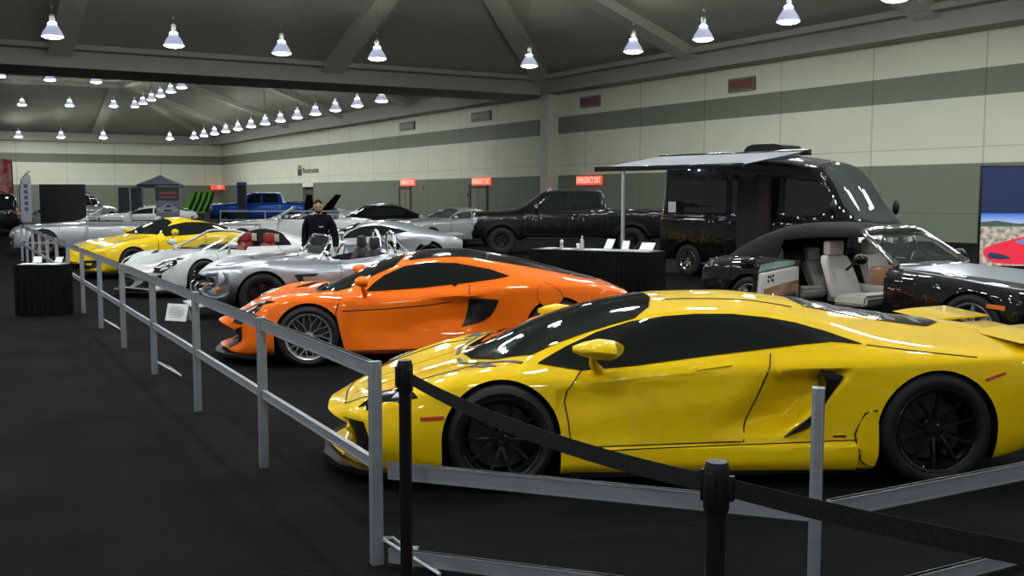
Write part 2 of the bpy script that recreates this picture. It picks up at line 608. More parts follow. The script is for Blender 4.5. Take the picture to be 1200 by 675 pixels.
def make_wheel(rad, rim, w, rimm, spokes=10, style='straight', sw=0.022, tread=False, cal=None, lipm=None):
    """axis along y, outer face at y=0 going to +y; returns prototype"""
    bm = bmesh.new()
    sh = min(0.03, (rad - rim) * 0.4)
    prof = [(rim, 0.012), (rim + 0.010, 0.004), (rim + (rad - rim) * 0.45, -0.004), (rad - sh, 0.004), (rad - sh * 0.35, 0.014), (rad, 0.035),
            (rad, w - 0.035), (rad - sh * 0.35, w - 0.014), (rad - sh, w - 0.004), (rim, w - 0.01), (rim - 0.02, w - 0.02), (rim - 0.02, 0.02), (rim, 0.012)]
    seg = 48
    lathe(bm, prof, seg, 'y')
    if tread:
        for i in range(36):
            a = 2 * PI * i / 36
            c, n_ = math.cos(a), math.sin(a)
            m4 = Matrix.Rotation(-a, 4, 'Y')
            vs0 = len(bm.verts)
            b2 = bmesh.new(); box(b2, rad - 0.006, rad + 0.014, 0.0, w, -0.02, 0.02)
            for v in b2.verts: v.co = m4 @ v.co
            tmp = bpy.data.meshes.new('t'); b2.to_mesh(tmp); b2.free(); bm.from_mesh(tmp); bpy.data.meshes.remove(tmp)
    fixn(bm)
    tire = link('wheel', bm, M['tyre'], None, 40)
    bm = bmesh.new()
    lathe(bm, [(rim + 0.002, 0.010), (rim - 0.004, 0.003), (rim - 0.018, 0.008), (rim - 0.026, 0.03), (rim - 0.03, w * 0.8), (rim - 0.045, w * 0.85),
               (rim - 0.036, w * 0.8), (rim - 0.034, 0.035), (rim - 0.024, 0.012)], seg, 'y')
    hub = 0.055
    lathe(bm, [(0.0, 0.028), (0.03, 0.026), (0.034, 0.034), (hub, 0.036), (hub + 0.005, 0.06), (hub, 0.11), (0.0, 0.11)], 24, 'y')

    def spoke(a, r0, r1, w0, w1, y0, y1, da=0.0, dep=0.03):
        a1 = a + da
        p0 = Vector((r0 * math.cos(a), y0, r0 * math.sin(a)))
        p1 = Vector((r1 * math.cos(a1), y1, r1 * math.sin(a1)))
        pm = (p0 + p1) / 2 + Vector((0, -0.004, 0))
        t = (p1 - p0).normalized(); sd = Vector((0, 1, 0)).cross(t).normalized()
        st = []
        for p, wd, dp in ((p0, w0, dep), (pm, (w0 + w1) / 2, dep * 0.8), (p1, w1, dep * 0.9)):
            st.append([bm.verts.new(p - sd * wd * 0.35), bm.verts.new(p + sd * wd * 0.35), bm.verts.new(p + sd * wd / 2 + Vector((0, dp, 0))), bm.verts.new(p - sd * wd / 2 + Vector((0, dp, 0)))])
        for A, B in zip(st, st[1:]):
            for q in range(4):
                bm.faces.new((A[q], A[(q + 1) % 4], B[(q + 1) % 4], B[q]))
        bm.faces.new(st[0]); bm.faces.new(st[-1])
    for i in range(spokes):
        a = 2 * PI * i / spokes
        if style == 'straight':
            spoke(a, hub * 0.8, rim - 0.02, sw * 1.2, sw, 0.036, 0.016)
        elif style == 'y':
            r = rim * 0.52
            spoke(a, hub * 0.8, r, sw * 1.7, sw * 1.2, 0.036, 0.026)
            for g in (-1, 1):
                spoke(a, r * 0.97, rim - 0.02, sw, sw, 0.026, 0.014, da=g * PI / spokes * 0.62)
        elif style == 'v':
            for g in (-1, 1):
                spoke(a + g * 0.06, hub * 0.8, rim - 0.02, sw * 1.2, sw, 0.036, 0.012, da=g * PI / spokes * 0.40)
        elif style == 'disc':
            spoke(a, hub * 0.8, rim - 0.02, sw * 2.4, sw * 1.6, 0.03, 0.02)
    for i in range(5):
        a = 2 * PI * i / 5 + 0.3
        lathe(bm, [(0.0, 0.030), (0.008, 0.030), (0.008, 0.05)], 8, 'y', (0.044 * math.cos(a), 0, 0.044 * math.sin(a)))
    fixn(bm)
    link('rim', bm, rimm, tire, 35)
    bm = bmesh.new()
    rd = rim * 0.78
    lathe(bm, [(0.05, w * 0.5), (rd, w * 0.5), (rd, w * 0.5 + 0.03), (0.05, w * 0.5 + 0.03), (0.05, w * 0.5)], 40, 'y')
    fixn(bm)
    link('brake_disc', bm, M['disc'], tire, 35)
    bm = bmesh.new()
    prism(bm, [(r_ * math.cos(a), r_ * math.sin(a)) for r_, an in ((rd * 1.08, (-0.5, -0.2, 0.1, 0.4)), (rd * 0.66, (0.4, 0.0, -0.5))) for a in an], w * 0.42, w * 0.42 + 0.09, 'y')
    fixn(bm)
    link('brake_caliper', bm, cal or M['gloss'], tire)
    bm = bmesh.new()
    lathe(bm, [(rim - 0.04, w * 0.86), (0.0, w * 0.86)], 24, 'y')
    link('inner_barrel', bm, M['trim'], tire)
    HID.append(tire)
    return tire, rad


def drop_tree(o):
    for c in list(o.children): drop_tree(c)
    bpy.data.objects.remove(o)

# ------------------------------------------------------------------ the hall
K = Vector((2.5, 64.6, 0))            # foot of the wall column
AX = Vector((-0.8596, -0.5110, 0))    # across the hall, away from the right wall
BX = Vector((0.5110, -0.8596, 0))     # along the right wall, towards the camera
HALL = bpy.data.objects.new
def hp(a, b, z=0.0):
    p = K + AX * a + BX * b
    return Vector((p.x, p.y, z))


def wallmat(name, bands, vax, period, seams_z):
    """horizontal paint bands by height plus panel joints; vax picks the horizontal object axis"""
    m = mat(name, (0.5, 0.5, 0.4), 0.75)
    nt = m.node_tree; b = nt.nodes['Principled BSDF']
    tc = nt.nodes.new('ShaderNodeTexCoord'); sp = nt.nodes.new('ShaderNodeSeparateXYZ')
    nt.links.new(tc.outputs['Object'], sp.inputs[0])
    mr = nt.nodes.new('ShaderNodeMath'); mr.operation = 'DIVIDE'; mr.inputs[1].default_value = 10.0
    nt.links.new(sp.outputs['Z'], mr.inputs[0])
    rp = nt.nodes.new('ShaderNodeValToRGB'); rp.color_ramp.interpolation = 'CONSTANT'
    els = rp.color_ramp.elements
    while len(els) < len(bands): els.new(0.5)
    for e, (z, c) in zip(els, bands): e.position = z / 10; e.color = (*c, 1)
    nt.links.new(mr.outputs[0], rp.inputs[0])
    # joints
    def line(src, per, off, wd):
        a = nt.nodes.new('ShaderNodeMath'); a.operation = 'ADD'; a.inputs[1].default_value = off
        p = nt.nodes.new('ShaderNodeMath'); p.operation = 'PINGPONG'; p.inputs[1].default_value = per / 2
        l = nt.nodes.new('ShaderNodeMath'); l.operation = 'LESS_THAN'; l.inputs[1].default_value = wd
        nt.links.new(src, a.inputs[0]); nt.links.new(a.outputs[0], p.inputs[0]); nt.links.new(p.outputs[0], l.inputs[0])
        return l.outputs[0]
    v = line(sp.outputs[vax], period, 0.0, 0.035)
    outs = [v] + [line(sp.outputs['Z'], 100.0, -z, 0.02) for z in seams_z]
    cur = outs[0]
    for o in outs[1:]:
        mx = nt.nodes.new('ShaderNodeMath'); mx.operation = 'MAXIMUM'
        nt.links.new(cur, mx.inputs[0]); nt.links.new(o, mx.inputs[1]); cur = mx.outputs[0]
    n = nt.nodes.new('ShaderNodeTexNoise'); n.inputs['Scale'].default_value = 0.6; n.inputs['Detail'].default_value = 5
    nt.links.new(tc.outputs['Object'], n.inputs['Vector'])
    mm = nt.nodes.new('ShaderNodeMapRange'); mm.inputs['To Min'].default_value = 0.90; mm.inputs['To Max'].default_value = 1.06
    nt.links.new(n.outputs['Fac'], mm.inputs['Value'])
    js = nt.nodes.new('ShaderNodeMath'); js.operation = 'MULTIPLY_ADD'; js.inputs[1].default_value = -0.30; js.inputs[2].default_value = 1.0
    nt.links.new(cur, js.inputs[0])
    ml = nt.nodes.new('ShaderNodeMath'); ml.operation = 'MULTIPLY'
    nt.links.new(js.outputs[0], ml.inputs[0]); nt.links.new(mm.outputs[0], ml.inputs[1])
    vm = nt.nodes.new('ShaderNodeVectorMath'); vm.operation = 'SCALE'
    nt.links.new(rp.outputs[0], vm.inputs[0]); nt.links.new(ml.outputs[0], vm.inputs['Scale'])
    nt.links.new(vm.outputs[0], b.inputs['Base Color'])
    return m


CREAM = (0.73, 0.755, 0.585); GREY = (0.20, 0.225, 0.17); LOWG = (0.185, 0.215, 0.16)
WALLM = wallmat('painted_wall_panels', [(0.0, LOWG), (3.0, CREAM), (5.47, GREY), (6.5, CREAM)], 'X', 5.2, [1.1, 3.62])
ANGW = math.atan2(BX.y, BX.x)

def wall(name, a0, b0, a1, b1, thick=0.3, z1=8.6, m=WALLM, holes=()):
    """wall slab from hall point to hall point; its local x runs along it"""
    p, q = hp(a0, b0), hp(a1, b1)
    d = q - p; L = d.length
    o = empty(name, p, math.atan2(d.y, d.x), kind='structure')
    bpy.data.objects.remove(o)
    bm = bmesh.new()
    xs = [0] + [v for h in holes for v in (h[0], h[1])] + [L]
    for i in range(0, len(xs), 2):
        box(bm, xs[i], xs[i + 1], 0, thick, -0.02, z1)
    for h in holes:
        box(bm, h[0], h[1], 0, thick, h[2], z1)
    o = link(name, bm, m, None, None, p)
    o.rotation_euler = (0, 0, math.atan2(d.y, d.x))
    return tag(o, kind='structure')

# right wall runs from the far corner to beside the camera; hall is on its local right (-y) side
RW = wall('wall_right', 0, -74.5, 0, 75, holes=((29.2, 32.2, 2.66),))
FW = wall('wall_far', 80, -74.5, 0, -74.5)

fm = mat('black_carpet', (0.012, 0.012, 0.013), 0.95, spec=0.05)
noisy(fm, 1.3, (0.0040, 0.0040, 0.0044), (0.0078, 0.0075, 0.0080), 8, 0.6, bscale=60)
bm = bmesh.new(); box(bm, -95, 60, -30, 150, -0.1, 0.0)
tag(link('floor', bm, fm), kind='structure')
# carpet joints: narrow flat strips where two widths of carpet meet
def strip(p, q, w=0.012):
    b_ = bmesh.new(); bar(b_, (p[0], p[1], 0.001), (q[0], q[1], 0.001), w, 0.003)
    tag(link('trim_1', b_, mat('carpet_joint', (0.014, 0.013, 0.014), 0.95, spec=.05), None), kind='structure')
strip((-3.2, 4.1), (4.8, 7.0)); strip((-6.0, 7.4), (-1.1, 9.0))

cm = mat('painted_ceiling', (0.20, 0.21, 0.185), 0.85)
noisy(cm, 0.35, (0.43, 0.435, 0.375), (0.49, 0.495, 0.43), 5)
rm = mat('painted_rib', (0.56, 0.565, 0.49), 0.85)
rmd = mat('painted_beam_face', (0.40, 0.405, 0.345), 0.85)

def ceil_bay(a0, a1, b0, b1, zr=8.75, rise=4.6, run=12.5):
    """coffered bay: four slopes up to a flat crown, with ribs every 13.5 m"""
    bm = bmesh.new()
    o = [hp(a0, b0, zr), hp(a1, b0, zr), hp(a1, b1, zr), hp(a0, b1, zr)]
    s = lambda x: 1 if x > 0 else -1
    i = [hp(a0 + run, b0 + run * s(b1 - b0), zr + rise), hp(a1 - run, b0 + run * s(b1 - b0), zr + rise),
         hp(a1 - run, b1 - run * s(b1 - b0), zr + rise), hp(a0 + run, b1 - run * s(b1 - b0), zr + rise)]
    O = [bm.verts.new(v) for v in o]; I = [bm.verts.new(v) for v in i]
    for k in range(4):
        bm.faces.new((O[k], O[(k + 1) % 4], I[(k + 1) % 4], I[k]))
    bm.faces.new(I)
    r = bmesh.ops.extrude_face_region(bm, geom=bm.faces[:])
    for v in r['geom']:
        if isinstance(v, bmesh.types.BMVert): v.co.z += 0.25
    fixn(bm)
    tag(link('ceiling', bm, cm), kind='structure')
    rb = bmesh.new()
    def rib(p, q, w=1.1, h=0.55):
        bar(rb, p + Vector((0, 0, -h / 2 + 0.1)), q + Vector((0, 0, -h / 2 + 0.1)), w, h)
    for k in range(4): rib(o[k], i[k])
    nb = max(1, round(abs(b1 - b0) / 13.6)); na = max(1, round(abs(a1 - a0) / 13.6))
    for k in range(1, na):
        a = a0 + (a1 - a0) * k / na
        for bb, sg in ((b0, 1), (b1, -1)):
            if a0 + run * .9 <= a <= a1 - run * .9:
                rib(hp(a, bb, zr), hp(a, bb + sg * run * s(b1 - b0), zr + rise))
    for k in range(1, nb):
        b = b0 + (b1 - b0) * k / nb
        for aa, sg in ((a0, 1), (a1, -1)):
            rib(hp(aa, b, zr), hp(aa + sg * run, b, zr + rise))
    for k in range(4): rib(i[k], i[(k + 1) % 4], 0.9, 0.5)
    tag(link('trim_2', rb, rm), kind='structure')

ceil_bay(0.9, 55, 0.5, 55)
ceil_bay(0.9, 55, -4.0, -74.5)
# ring beams: across the hall at the column, and along the right wall
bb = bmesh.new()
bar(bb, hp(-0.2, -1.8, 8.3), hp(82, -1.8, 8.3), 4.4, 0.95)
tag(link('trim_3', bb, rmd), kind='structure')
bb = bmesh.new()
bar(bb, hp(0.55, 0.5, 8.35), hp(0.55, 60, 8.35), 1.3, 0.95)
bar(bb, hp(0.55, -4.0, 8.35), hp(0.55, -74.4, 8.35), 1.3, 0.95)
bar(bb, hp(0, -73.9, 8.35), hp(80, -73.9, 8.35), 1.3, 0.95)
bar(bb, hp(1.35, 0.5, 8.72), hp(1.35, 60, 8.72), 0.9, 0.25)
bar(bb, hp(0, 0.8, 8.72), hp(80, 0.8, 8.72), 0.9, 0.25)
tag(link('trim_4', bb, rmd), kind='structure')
# column
b_ = bmesh.new(); box(b_, -0.42, 0.42, -0.42, 0.42, -0.02, 7.95, 0.03)
colm = mat('column_paint', (0.58, 0.58, 0.48), 0.8)
co = link('column', b_, colm, None, 40, hp(0.35, 0.2)); co.rotation_euler = (0, 0, ANGW); tag(co, kind='structure')

# ceiling air grilles
def grille(a, b, z, n=2):
    t = empty('ceiling_vent', hp(a, b, z), ANGW, 'dark louvred ceiling vent beside the lamp row', 'vent', 'ceiling vents')
    bm = bmesh.new(); box(bm, -0.9, 0.9, -0.9, 0.9, -0.03, 0.05)
    link('backing', bm, mat('vent_back', (0.05, 0.052, 0.045), 0.8), t)
    bm = bmesh.new()
    for i in range(9): box(bm, -0.88 + i * 0.2, -0.80 + i * 0.2, -0.88, 0.88, -0.10, -0.03)
    link('slats', bm, mat('vent_slat', (0.10, 0.105, 0.095), 0.7), t)
    return t
for k, (a, b) in enumerate(((10.6, 24.5), (12.8, 24.5), (12.8, 26.8))):
    t = grille(a, b, 8.75 + 4.6 * (a - 0.9) / 12.5 - 0.35)
    t.rotation_euler = (0, R(0), ANGW); t['label'] = 'dark louvred ceiling vent above the near wall lamps, %s of three' % ('farthest left', 'middle one', 'nearest the wall')[k]

# ------------------------------------------------------------------ lamps
shade_m = mat('prismatic_lamp_shade', (0.55, 0.57, 0.62), 0.25, 0.0, 0.5, emit=0.38, ecol=(0.62, 0.66, 0.95))
up_m = mat('added_uplight', (1, 1, 1), 0.4, emit=105, ecol=(0.98, 1.0, 0.93))  # added glow, set to brighten the ceiling
lens_m = mat('lit_lamp_lens', (1, 1, 1), 0.4, emit=LAMP, ecol=(0.95, 0.98, 1.0))
ball_m = mat('lamp_ballast', (0.42, 0.43, 0.44), 0.5)

def make_lamp(cord):
    t = empty('high_bay_lamp')
    bm = bmesh.new()
    lathe(bm, [(0.13, 0.52), (0.16, 0.50), (0.24, 0.36), (0.35, 0.20), (0.415, 0.06), (0.42, 0.0), (0.40, 0.0), (0.335, 0.19), (0.22, 0.35), (0.13, 0.48), (0.0, 0.5)], 28)
    fixn(bm); link('lamp_shade', bm, shade_m, t, 50)
    bm = bmesh.new()
    lathe(bm, [(0.0, -0.09), (0.15, -0.08), (0.30, -0.045), (0.395, 0.0), (0.395, 0.02), (0.0, 0.02)], 28)
    fixn(bm); link('lens', bm, lens_m, t, 50)
    bm = bmesh.new()
    lathe(bm, [(0.0, 0.50), (0.12, 0.50), (0.12, 0.60), (0.10, 0.62), (0.10, 0.86), (0.06, 0.90), (0.0, 0.90)], 14)
    fixn(bm); link('ballast', bm, ball_m, t, 40)
    bm = bmesh.new(); lathe(bm, [(0.125, 0.525), (0.165, 0.525), (0.165, 0.515), (0.125, 0.515), (0.125, 0.525)], 20); fixn(bm); link('added_uplight_ring', bm, up_m, t)  # glowing ring added behind the shade to light the ceiling above
    bm = bmesh.new(); tube(bm, [(0, 0, 0.88), (0, 0, cord)], 0.010, 6)
    bmesh.ops.create_uvsphere(bm, u_segments=8, v_segments=6, radius=0.07, matrix=Matrix.Translation((0, 0, 1.15)))
    link('cord', bm, ball_m, t)
    return t

def ceil_z(a, b):
    bb_ = b if b > 0 else (-4.0 - b)
    L = 55 if b > 0 else 70.5
    d = max(0.0, min(a - 0.9, 55 - a, bb_ - 0.5, L - bb_, 12.5))
    return 8.75 + 4.6 * d / 12.5

def ab(x, y):
    v = Vector((x, y, 0)) - K
    return v.dot(AX), v.dot(BX)

LPROTO = {}
def lamp(x, y, z, label, group):
    a, b = ab(x, y)
    cord = round(max(1.2, ceil_z(a, b) - z + 0.1) * 2) / 2
    if cord not in LPROTO:
        o = LPROTO[cord] = make_lamp(cord)
    else:
        o = copy_tree(LPROTO[cord])
    o.location = (x, y, z)
    return tag(o, label, 'lamp', group)

ords = ['first', 'second', 'third', 'fourth', 'fifth', 'sixth', 'seventh', 'eighth', 'ninth', 'tenth', 'eleventh', 'twelfth', 'thirteenth', 'fourteenth']
near_row = [(-18.2, 42.1), (-14.2, 44.6), (-10.2, 47.0), (-6.2, 48.8)]
for i, (x, y) in enumerate(near_row):
    lamp(x, y, 8.06, 'large lit dome lamp, %s from the left in the near cross row' % ords[i], 'high-bay lamps in front of the cross beam')
wall_row = [(0.84, 51.5), (5.3, 46.4), (7.7, 42.8), (10.0, 38.5), (12.3, 34.2)]
for i, (x, y) in enumerate(wall_row):
    lamp(x, y, 8.06, 'large lit dome lamp along the right wall, %s out from the column' % ords[i], 'near high-bay lamps along the right wall')
for i in range(13):
    t = i / 12
    lamp(-8.7 - 26 * t, 70.5 + 44.5 * t, 8.06, 'lit dome lamp beyond the beam, %s from the near end of the long wall row' % ords[i], 'far row of lamps along the right wall')
for i in range(7):
    t = i / 6
    lamp(-25.4 - 12.8 * t, 84.4 + 22.6 * t, 10.75, 'lit dome lamp in the short slanting upper row, %s from its right end' % ords[i], 'upper slanting lamp row')
for i, (x, y) in enumerate([(-48.7, 105), (-44.3, 105.8), (-40.2, 106.6)]):
    lamp(x, y, 10.75, 'lit dome lamp of the upper far row, %s from the left' % ords[i], 'upper far cross row')
for i, (x, y) in enumerate([(-53, 113.2), (-48.8, 114), (-44.6, 115), (-38, 117)]):
    lamp(x, y, 8.06, 'small lit dome lamp low over the far wall, %s from the left' % ords[i], 'lowest far cross row')
for i, (x, y) in enumerate([(-38.7, 80), (-36, 82.5), (-33, 84)]):
    lamp(x, y, 10.75, 'lit dome lamp just below the beam edge, %s from the left' % ords[i], 'lamps just beyond the beam')
# the rest of the near bay, over and behind the camera: out of frame, lighting the cars
for i in range(7):
    for j in range(8):
        if j >= 5 and i % 2: continue
        p = hp(11 + 6.2 * i, 25 + 5.6 * j)
        if p.y > 34: continue
        lamp(p.x, p.y, 8.3 if (i + j) % 2 else 8.1, 'lit high-bay lamp hanging over the cars, out of frame overhead', 'high-bay lamps out of frame overhead')
for j in range(5):
    p = hp(7.5, 40 + 5.0 * j)
    lamp(p.x, p.y, 8.06, 'lit high-bay lamp hanging over the cars, out of frame overhead', 'high-bay lamps out of frame overhead')

# ------------------------------------------------------------------ wall signs and doors
def on_wall(name, b, z, label, cat, group=None, a=0.0):
    o = empty(name, hp(a, b, z), ANGW, label, cat, group)
    return o
# local frame on the right wall: x towards the camera (right in the picture), -y out of the wall
def lit_sign(b, z, w, txt, label, group):
    o = on_wall('exit_sign', b, z, label, 'sign', group)
    boxo('backing', (-w / 2, w / 2, -0.10, 0.0, -0.26, 0.26), mat('sign_back', (0.55, 0.06, 0.035), 0.5, emit=0.65, ecol=(1, 0.09, 0.05)), o)
    text('lettering', txt, 0.50, mat('sign_letters', (1, 0.45, 0.35), 0.5, emit=1.3, ecol=(1.0, 0.30, 0.22)), o, (0, -0.105, 0), (PI / 2, 0, 0), 0.01, sx=0.62 * w / 2.6)
    return o

def col_b(px):
    """distance along the right wall (b) that shows at picture column px"""
    k = (px - 600) / 1228.8
    return (k * K.y - K.x) / (BX.x - k * BX.y)
lit_sign(col_b(691), 2.67, 2.5, 'EMERGENCY EXIT', 'lit red emergency exit sign on the grey wall above the black pickup', None)
lit_sign(col_b(565), 2.75, 2.6, 'EMERGENCY EXIT', 'lit red emergency exit sign over the grey door left of the column', None)
lit_sign(col_b(479), 2.80, 2.6, 'EMERGENCY EXIT', 'lit red emergency exit sign over the farther grey door', None)
o = lit_sign(0, 2.7, 2.6, 'EXIT', 'small lit red exit sign low on the far wall corner', None)
o.location = hp(0.6, -73.4, 2.75); o.rotation_euler = (0, 0, math.atan2(-AX.y, -AX.x)); o.scale = (0.8, 1, 1)

def dim_sign(b, z, w, label, red=True):
    o = on_wall('emergency_sign', b, z, label, 'sign')
    boxo('sign_box', (-w / 2, w / 2, -0.12, 0.0, -0.30, 0.30), mat('sign_grey', (0.13, 0.13, 0.11), 0.6), o)
    bm = bmesh.new()
    for x0, x1, z0, z1 in ((-w / 2, w / 2, 0.26, 0.32), (-w / 2, w / 2, -0.32, -0.26), (-w / 2, -w / 2 + 0.06, -0.3, 0.3), (w / 2 - 0.06, w / 2, -0.3, 0.3)):
        box(bm, x0, x1, -0.14, -0.02, z0, z1)
    link('frame', bm, mat('sign_frame', (0.22, 0.22, 0.18), 0.6), o)
    if red:
        text('lettering', 'EMERGENCY EXIT', 0.50, M['signdim'], o, (0, -0.125, 0), (PI / 2, 0, 0), 0.01, bold=0.012, sx=0.62 * w / 2.6)
    else:
        bm = bmesh.new()
        for i in range(7): box(bm, -w / 2 + 0.15 + i * (w - 0.3) / 7, -w / 2 + 0.15 + (i + 0.6) * (w - 0.3) / 7, -0.14, -0.12, -0.15, 0.15)
        link('louvres', bm, mat('louvre', (0.30, 0.31, 0.28), 0.6), o)
dim_sign(col_b(868), 7.05, 1.75, 'unlit red-lettered emergency sign high on the wall, over the van')
dim_sign(col_b(692), 7.2, 1.9, 'unlit red-lettered emergency sign high on the wall, just right of the column')
dim_sign(col_b(565), 7.2, 2.6, 'grey louvred box high on the wall, just left of the column', False)
dim_sign(col_b(479), 7.2, 2.6, 'grey louvred box high on the wall, farther from the column', False)

def door(n, b, w=2.2, h=2.3):
    o = tag(empty('door_%d' % n, hp(0, b), ANGW), kind='structure')
    bm = bmesh.new()
    for x0, x1, z0, z1 in ((-w / 2 - 0.22, -w / 2, 0, h + 0.2), (w / 2, w / 2 + 0.22, 0, h + 0.2), (-w / 2 - 0.22, w / 2 + 0.22, h, h + 0.25)):
        box(bm, x0, x1, -0.08, 0.0, z0, z1)
    link('door_frame', bm, mat('door_frame', (0.07, 0.06, 0.045), 0.6), o)
    boxo('leaf', (-w / 2, w / 2, -0.03, 0.0, 0, h), mat('door_leaf', (0.21, 0.20, 0.16), 0.6), o)
    boxo('leaf_gap', (-0.02, 0.02, -0.035, 0.0, 0, h), M['gap'], o)
    return o
door(1, col_b(561)); door(2, col_b(475), 1.8)
# opening to the rest rooms
o = tag(empty('door_3', hp(0, -74.5 + 30.7), ANGW), kind='structure')
boxo('bulkhead', (-1.5, 1.5, -.04, .02, 2.62, 3.04), mat('cream_paint', CREAM, .75), o)
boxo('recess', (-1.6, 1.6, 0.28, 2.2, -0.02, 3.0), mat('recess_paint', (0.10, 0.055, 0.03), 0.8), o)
# white bulkhead over it, with the rest room lettering
bo = on_wall('restroom_sign', col_b(361), 4.2, 'small black restrooms lettering with pictogram on the cream wall above the opening', 'sign')
text('lettering', 'Restrooms', 0.80, mat('sign_ink', (0.02, 0.02, 0.02), 0.6), bo, (0.9, -0.03, 0), (PI / 2, 0, 0), 0.01, sx=1.25)
bm = bmesh.new()
for dx in (-2.6, -1.9):
    lathe(bm, [(0.0, -0.02), (0.13, -0.02), (0.13, 0.0), (0.0, 0.0)], 12, 'y', (dx, 0, 0.42))
    prism(bm, [(dx - 0.2, 0.25), (dx + 0.2, 0.25), (dx + 0.25, -0.45), (dx - 0.25, -0.45)], -0.02, 0.0, 'y')
box(bm, -2.3, -2.2, -0.02, 0.0, -0.5, 0.6)
fixn(bm); link('pictogram', bm, mat('sign_ink2', (0.02, 0.02, 0.02), 0.6), bo)

# ------------------------------------------------------------------ barriers
def fence(name, pts, posts, rails, label, feet=(), start_post=True, post_h=1.0, m=None):
    """pts: list of ground points; posts at those listed"""
    root = empty(name, (pts[0][0], pts[0][1], 0), 0, label, 'barrier')
    P = [Vector((p[0] - pts[0][0], p[1] - pts[0][1], 0)) for p in pts]
    for i in posts:
        d = (P[min(i + 1, len(P) - 1)] - P[max(i - 1, 0)]).normalized()
        ang = math.atan2(d.y, d.x)
        bm = bmesh.new(); box(bm, -0.024, 0.024, -0.028, 0.028, 0.0, post_h, 0.004)
        for s in (-1, 1):      # grooves of the extrusion
            box(bm, -0.026, -0.020, s * 0.014 - 0.003, s * 0.014 + 0.003, 0.02, post_h - 0.01)
            box(bm, 0.020, 0.026, s * 0.014 - 0.003, s * 0.014 + 0.003, 0.02, post_h - 0.01)
            box(bm, -0.009, -0.005, s * 0.029 - 0.002, s * 0.029 + 0.001, 0.02, post_h - 0.01)
            box(bm, 0.005, 0.009, s * 0.029 - 0.002, s * 0.029 + 0.001, 0.02, post_h - 0.01)
        box(bm, -0.025, 0.025, -0.029, 0.029, post_h, post_h + 0.004, 0.001)
        o = link('post', bm, m or M['alu'], root, 40, P[i]); o.rotation_euler = (0, 0, ang)
    for i in range(len(P) - 1):
        for (z, h) in rails:
            d = (P[i + 1] - P[i]).normalized()
            bm = bmesh.new()
            bar(bm, P[i] + d * 0.026 + Vector((0, 0, z)), P[i + 1] - d * 0.026 + Vector((0, 0, z)), 0.022, h)
            bar(bm, P[i] + d * 0.03 + Vector((0, 0, z + h / 2 - 0.004)), P[i + 1] - d * 0.03 + Vector((0, 0, z + h / 2 - 0.004)), 0.028, 0.008)
            bar(bm, P[i] + d * 0.03 + Vector((0, 0, z - h / 2 + 0.004)), P[i + 1] - d * 0.03 + Vector((0, 0, z - h / 2 + 0.004)), 0.028, 0.008)
            link('rail', bm, m or M['alu'], root)
    for i in feet:
        d = (P[min(i + 1, len(P) - 1)] - P[max(i - 1, 0)]).normalized()
        n = Vector((d.y, -d.x, 0))
        bm = bmesh.new()
        a, b, c = P[i] + n * 0.02 + Vector((0, 0, 0.13)), P[i] + n * 0.02 + d * -0.30 + n * 0.18 + Vector((0, 0, 0.012)), P[i] + n * 0.02 + d * 0.30 + n * 0.18 + Vector((0, 0, 0.012))
        tube(bm, [b, c], 0.011, 6); tube(bm, [a, b], 0.009, 6); tube(bm, [a, c], 0.009, 6)
        link('foot', bm, M['alul'], root, 60)
    return root

fd = (-0.983, 1.82)
P0 = (-0.662, 4.98)
lp = [(P0[0] + fd[0] * k, P0[1] + fd[1] * k) for k in range(14)]
fence('barrier_fence', lp, range(14), ((0.962, 0.075), (0.50, 0.055)), 'long grey aluminium barrier running back past the noses of the cars', feet=(0, 3, 5))
P2 = (1.275, 4.29)
fence('barrier_fence', [(P0[0] + 0.04, P0[1] - 0.014), P2], [1], ((0.475, 0.08), (0.055, 0.07)), 'low grey rail section in front of the yellow wedge supercar, with the lone post')
P3 = (3.10, 5.29)
fence('barrier_fence', [(P2[0] + 0.04, P2[1] + 0.02), P3], [1], ((0.475, 0.08), (0.055, 0.07)), 'grey rail section slanting out of frame at the right of the lone post')
fence('barrier_fence', [(lp[13][0] + 0.06, lp[13][1]), (-11.9, 29.3), (-10.4, 29.5), (-8.9, 29.7), (-7.2, 29.9)], [1, 2, 3, 4], ((0.962, 0.06), (0.50, 0.05)), 'grey barrier across the front of the silver convertible at the far left')
fence('barrier_fence', [(-15.6, 56), (-13.2, 56), (-10.8, 56), (-8.4, 56)], [0, 1, 2, 3], ((0.962, 0.07), (0.50, 0.05)), 'pale barrier in front of the blue pickup truck', m=M['alul'])


def stanchion(loc, ang, label):
    t = empty('stanchion', (loc[0], loc[1], 0), ang, label, 'stanchion', 'retractable belt posts')
    bm = bmesh.new(); lathe(bm, [(0.0, 0.0), (0.165, 0.0), (0.172, 0.012), (0.16, 0.024), (0.05, 0.045), (0.034, 0.07), (0.0, 0.07)], 36)
    fixn(bm); link('base', bm, M['blackpost'], t, 40)
    bm = bmesh.new(); lathe(bm, [(0.0, 0.06), (0.0285, 0.06), (0.0285, 0.95), (0.0, 0.95)], 24)
    fixn(bm); link('pole', bm, M['blackpost'], t, 40)
    bm = bmesh.new(); lathe(bm, [(0.0, 0.93), (0.033, 0.93), (0.036, 0.94), (0.036, 1.045), (0.033, 1.058), (0.030, 1.07), (0.0, 1.07)], 24)
    box(bm, 0.028, 0.050, -0.012, 0.012, 0.965, 1.035, 0.003)
    box(bm, -0.044, -0.028, -0.012, 0.012, 0.955, 1.045, 0.003)
    box(bm, -0.012, 0.012, -0.044, -0.028, 0.955, 1.045, 0.003)
    fixn(bm); link('head', bm, M['trim'], t, 40)
    return t


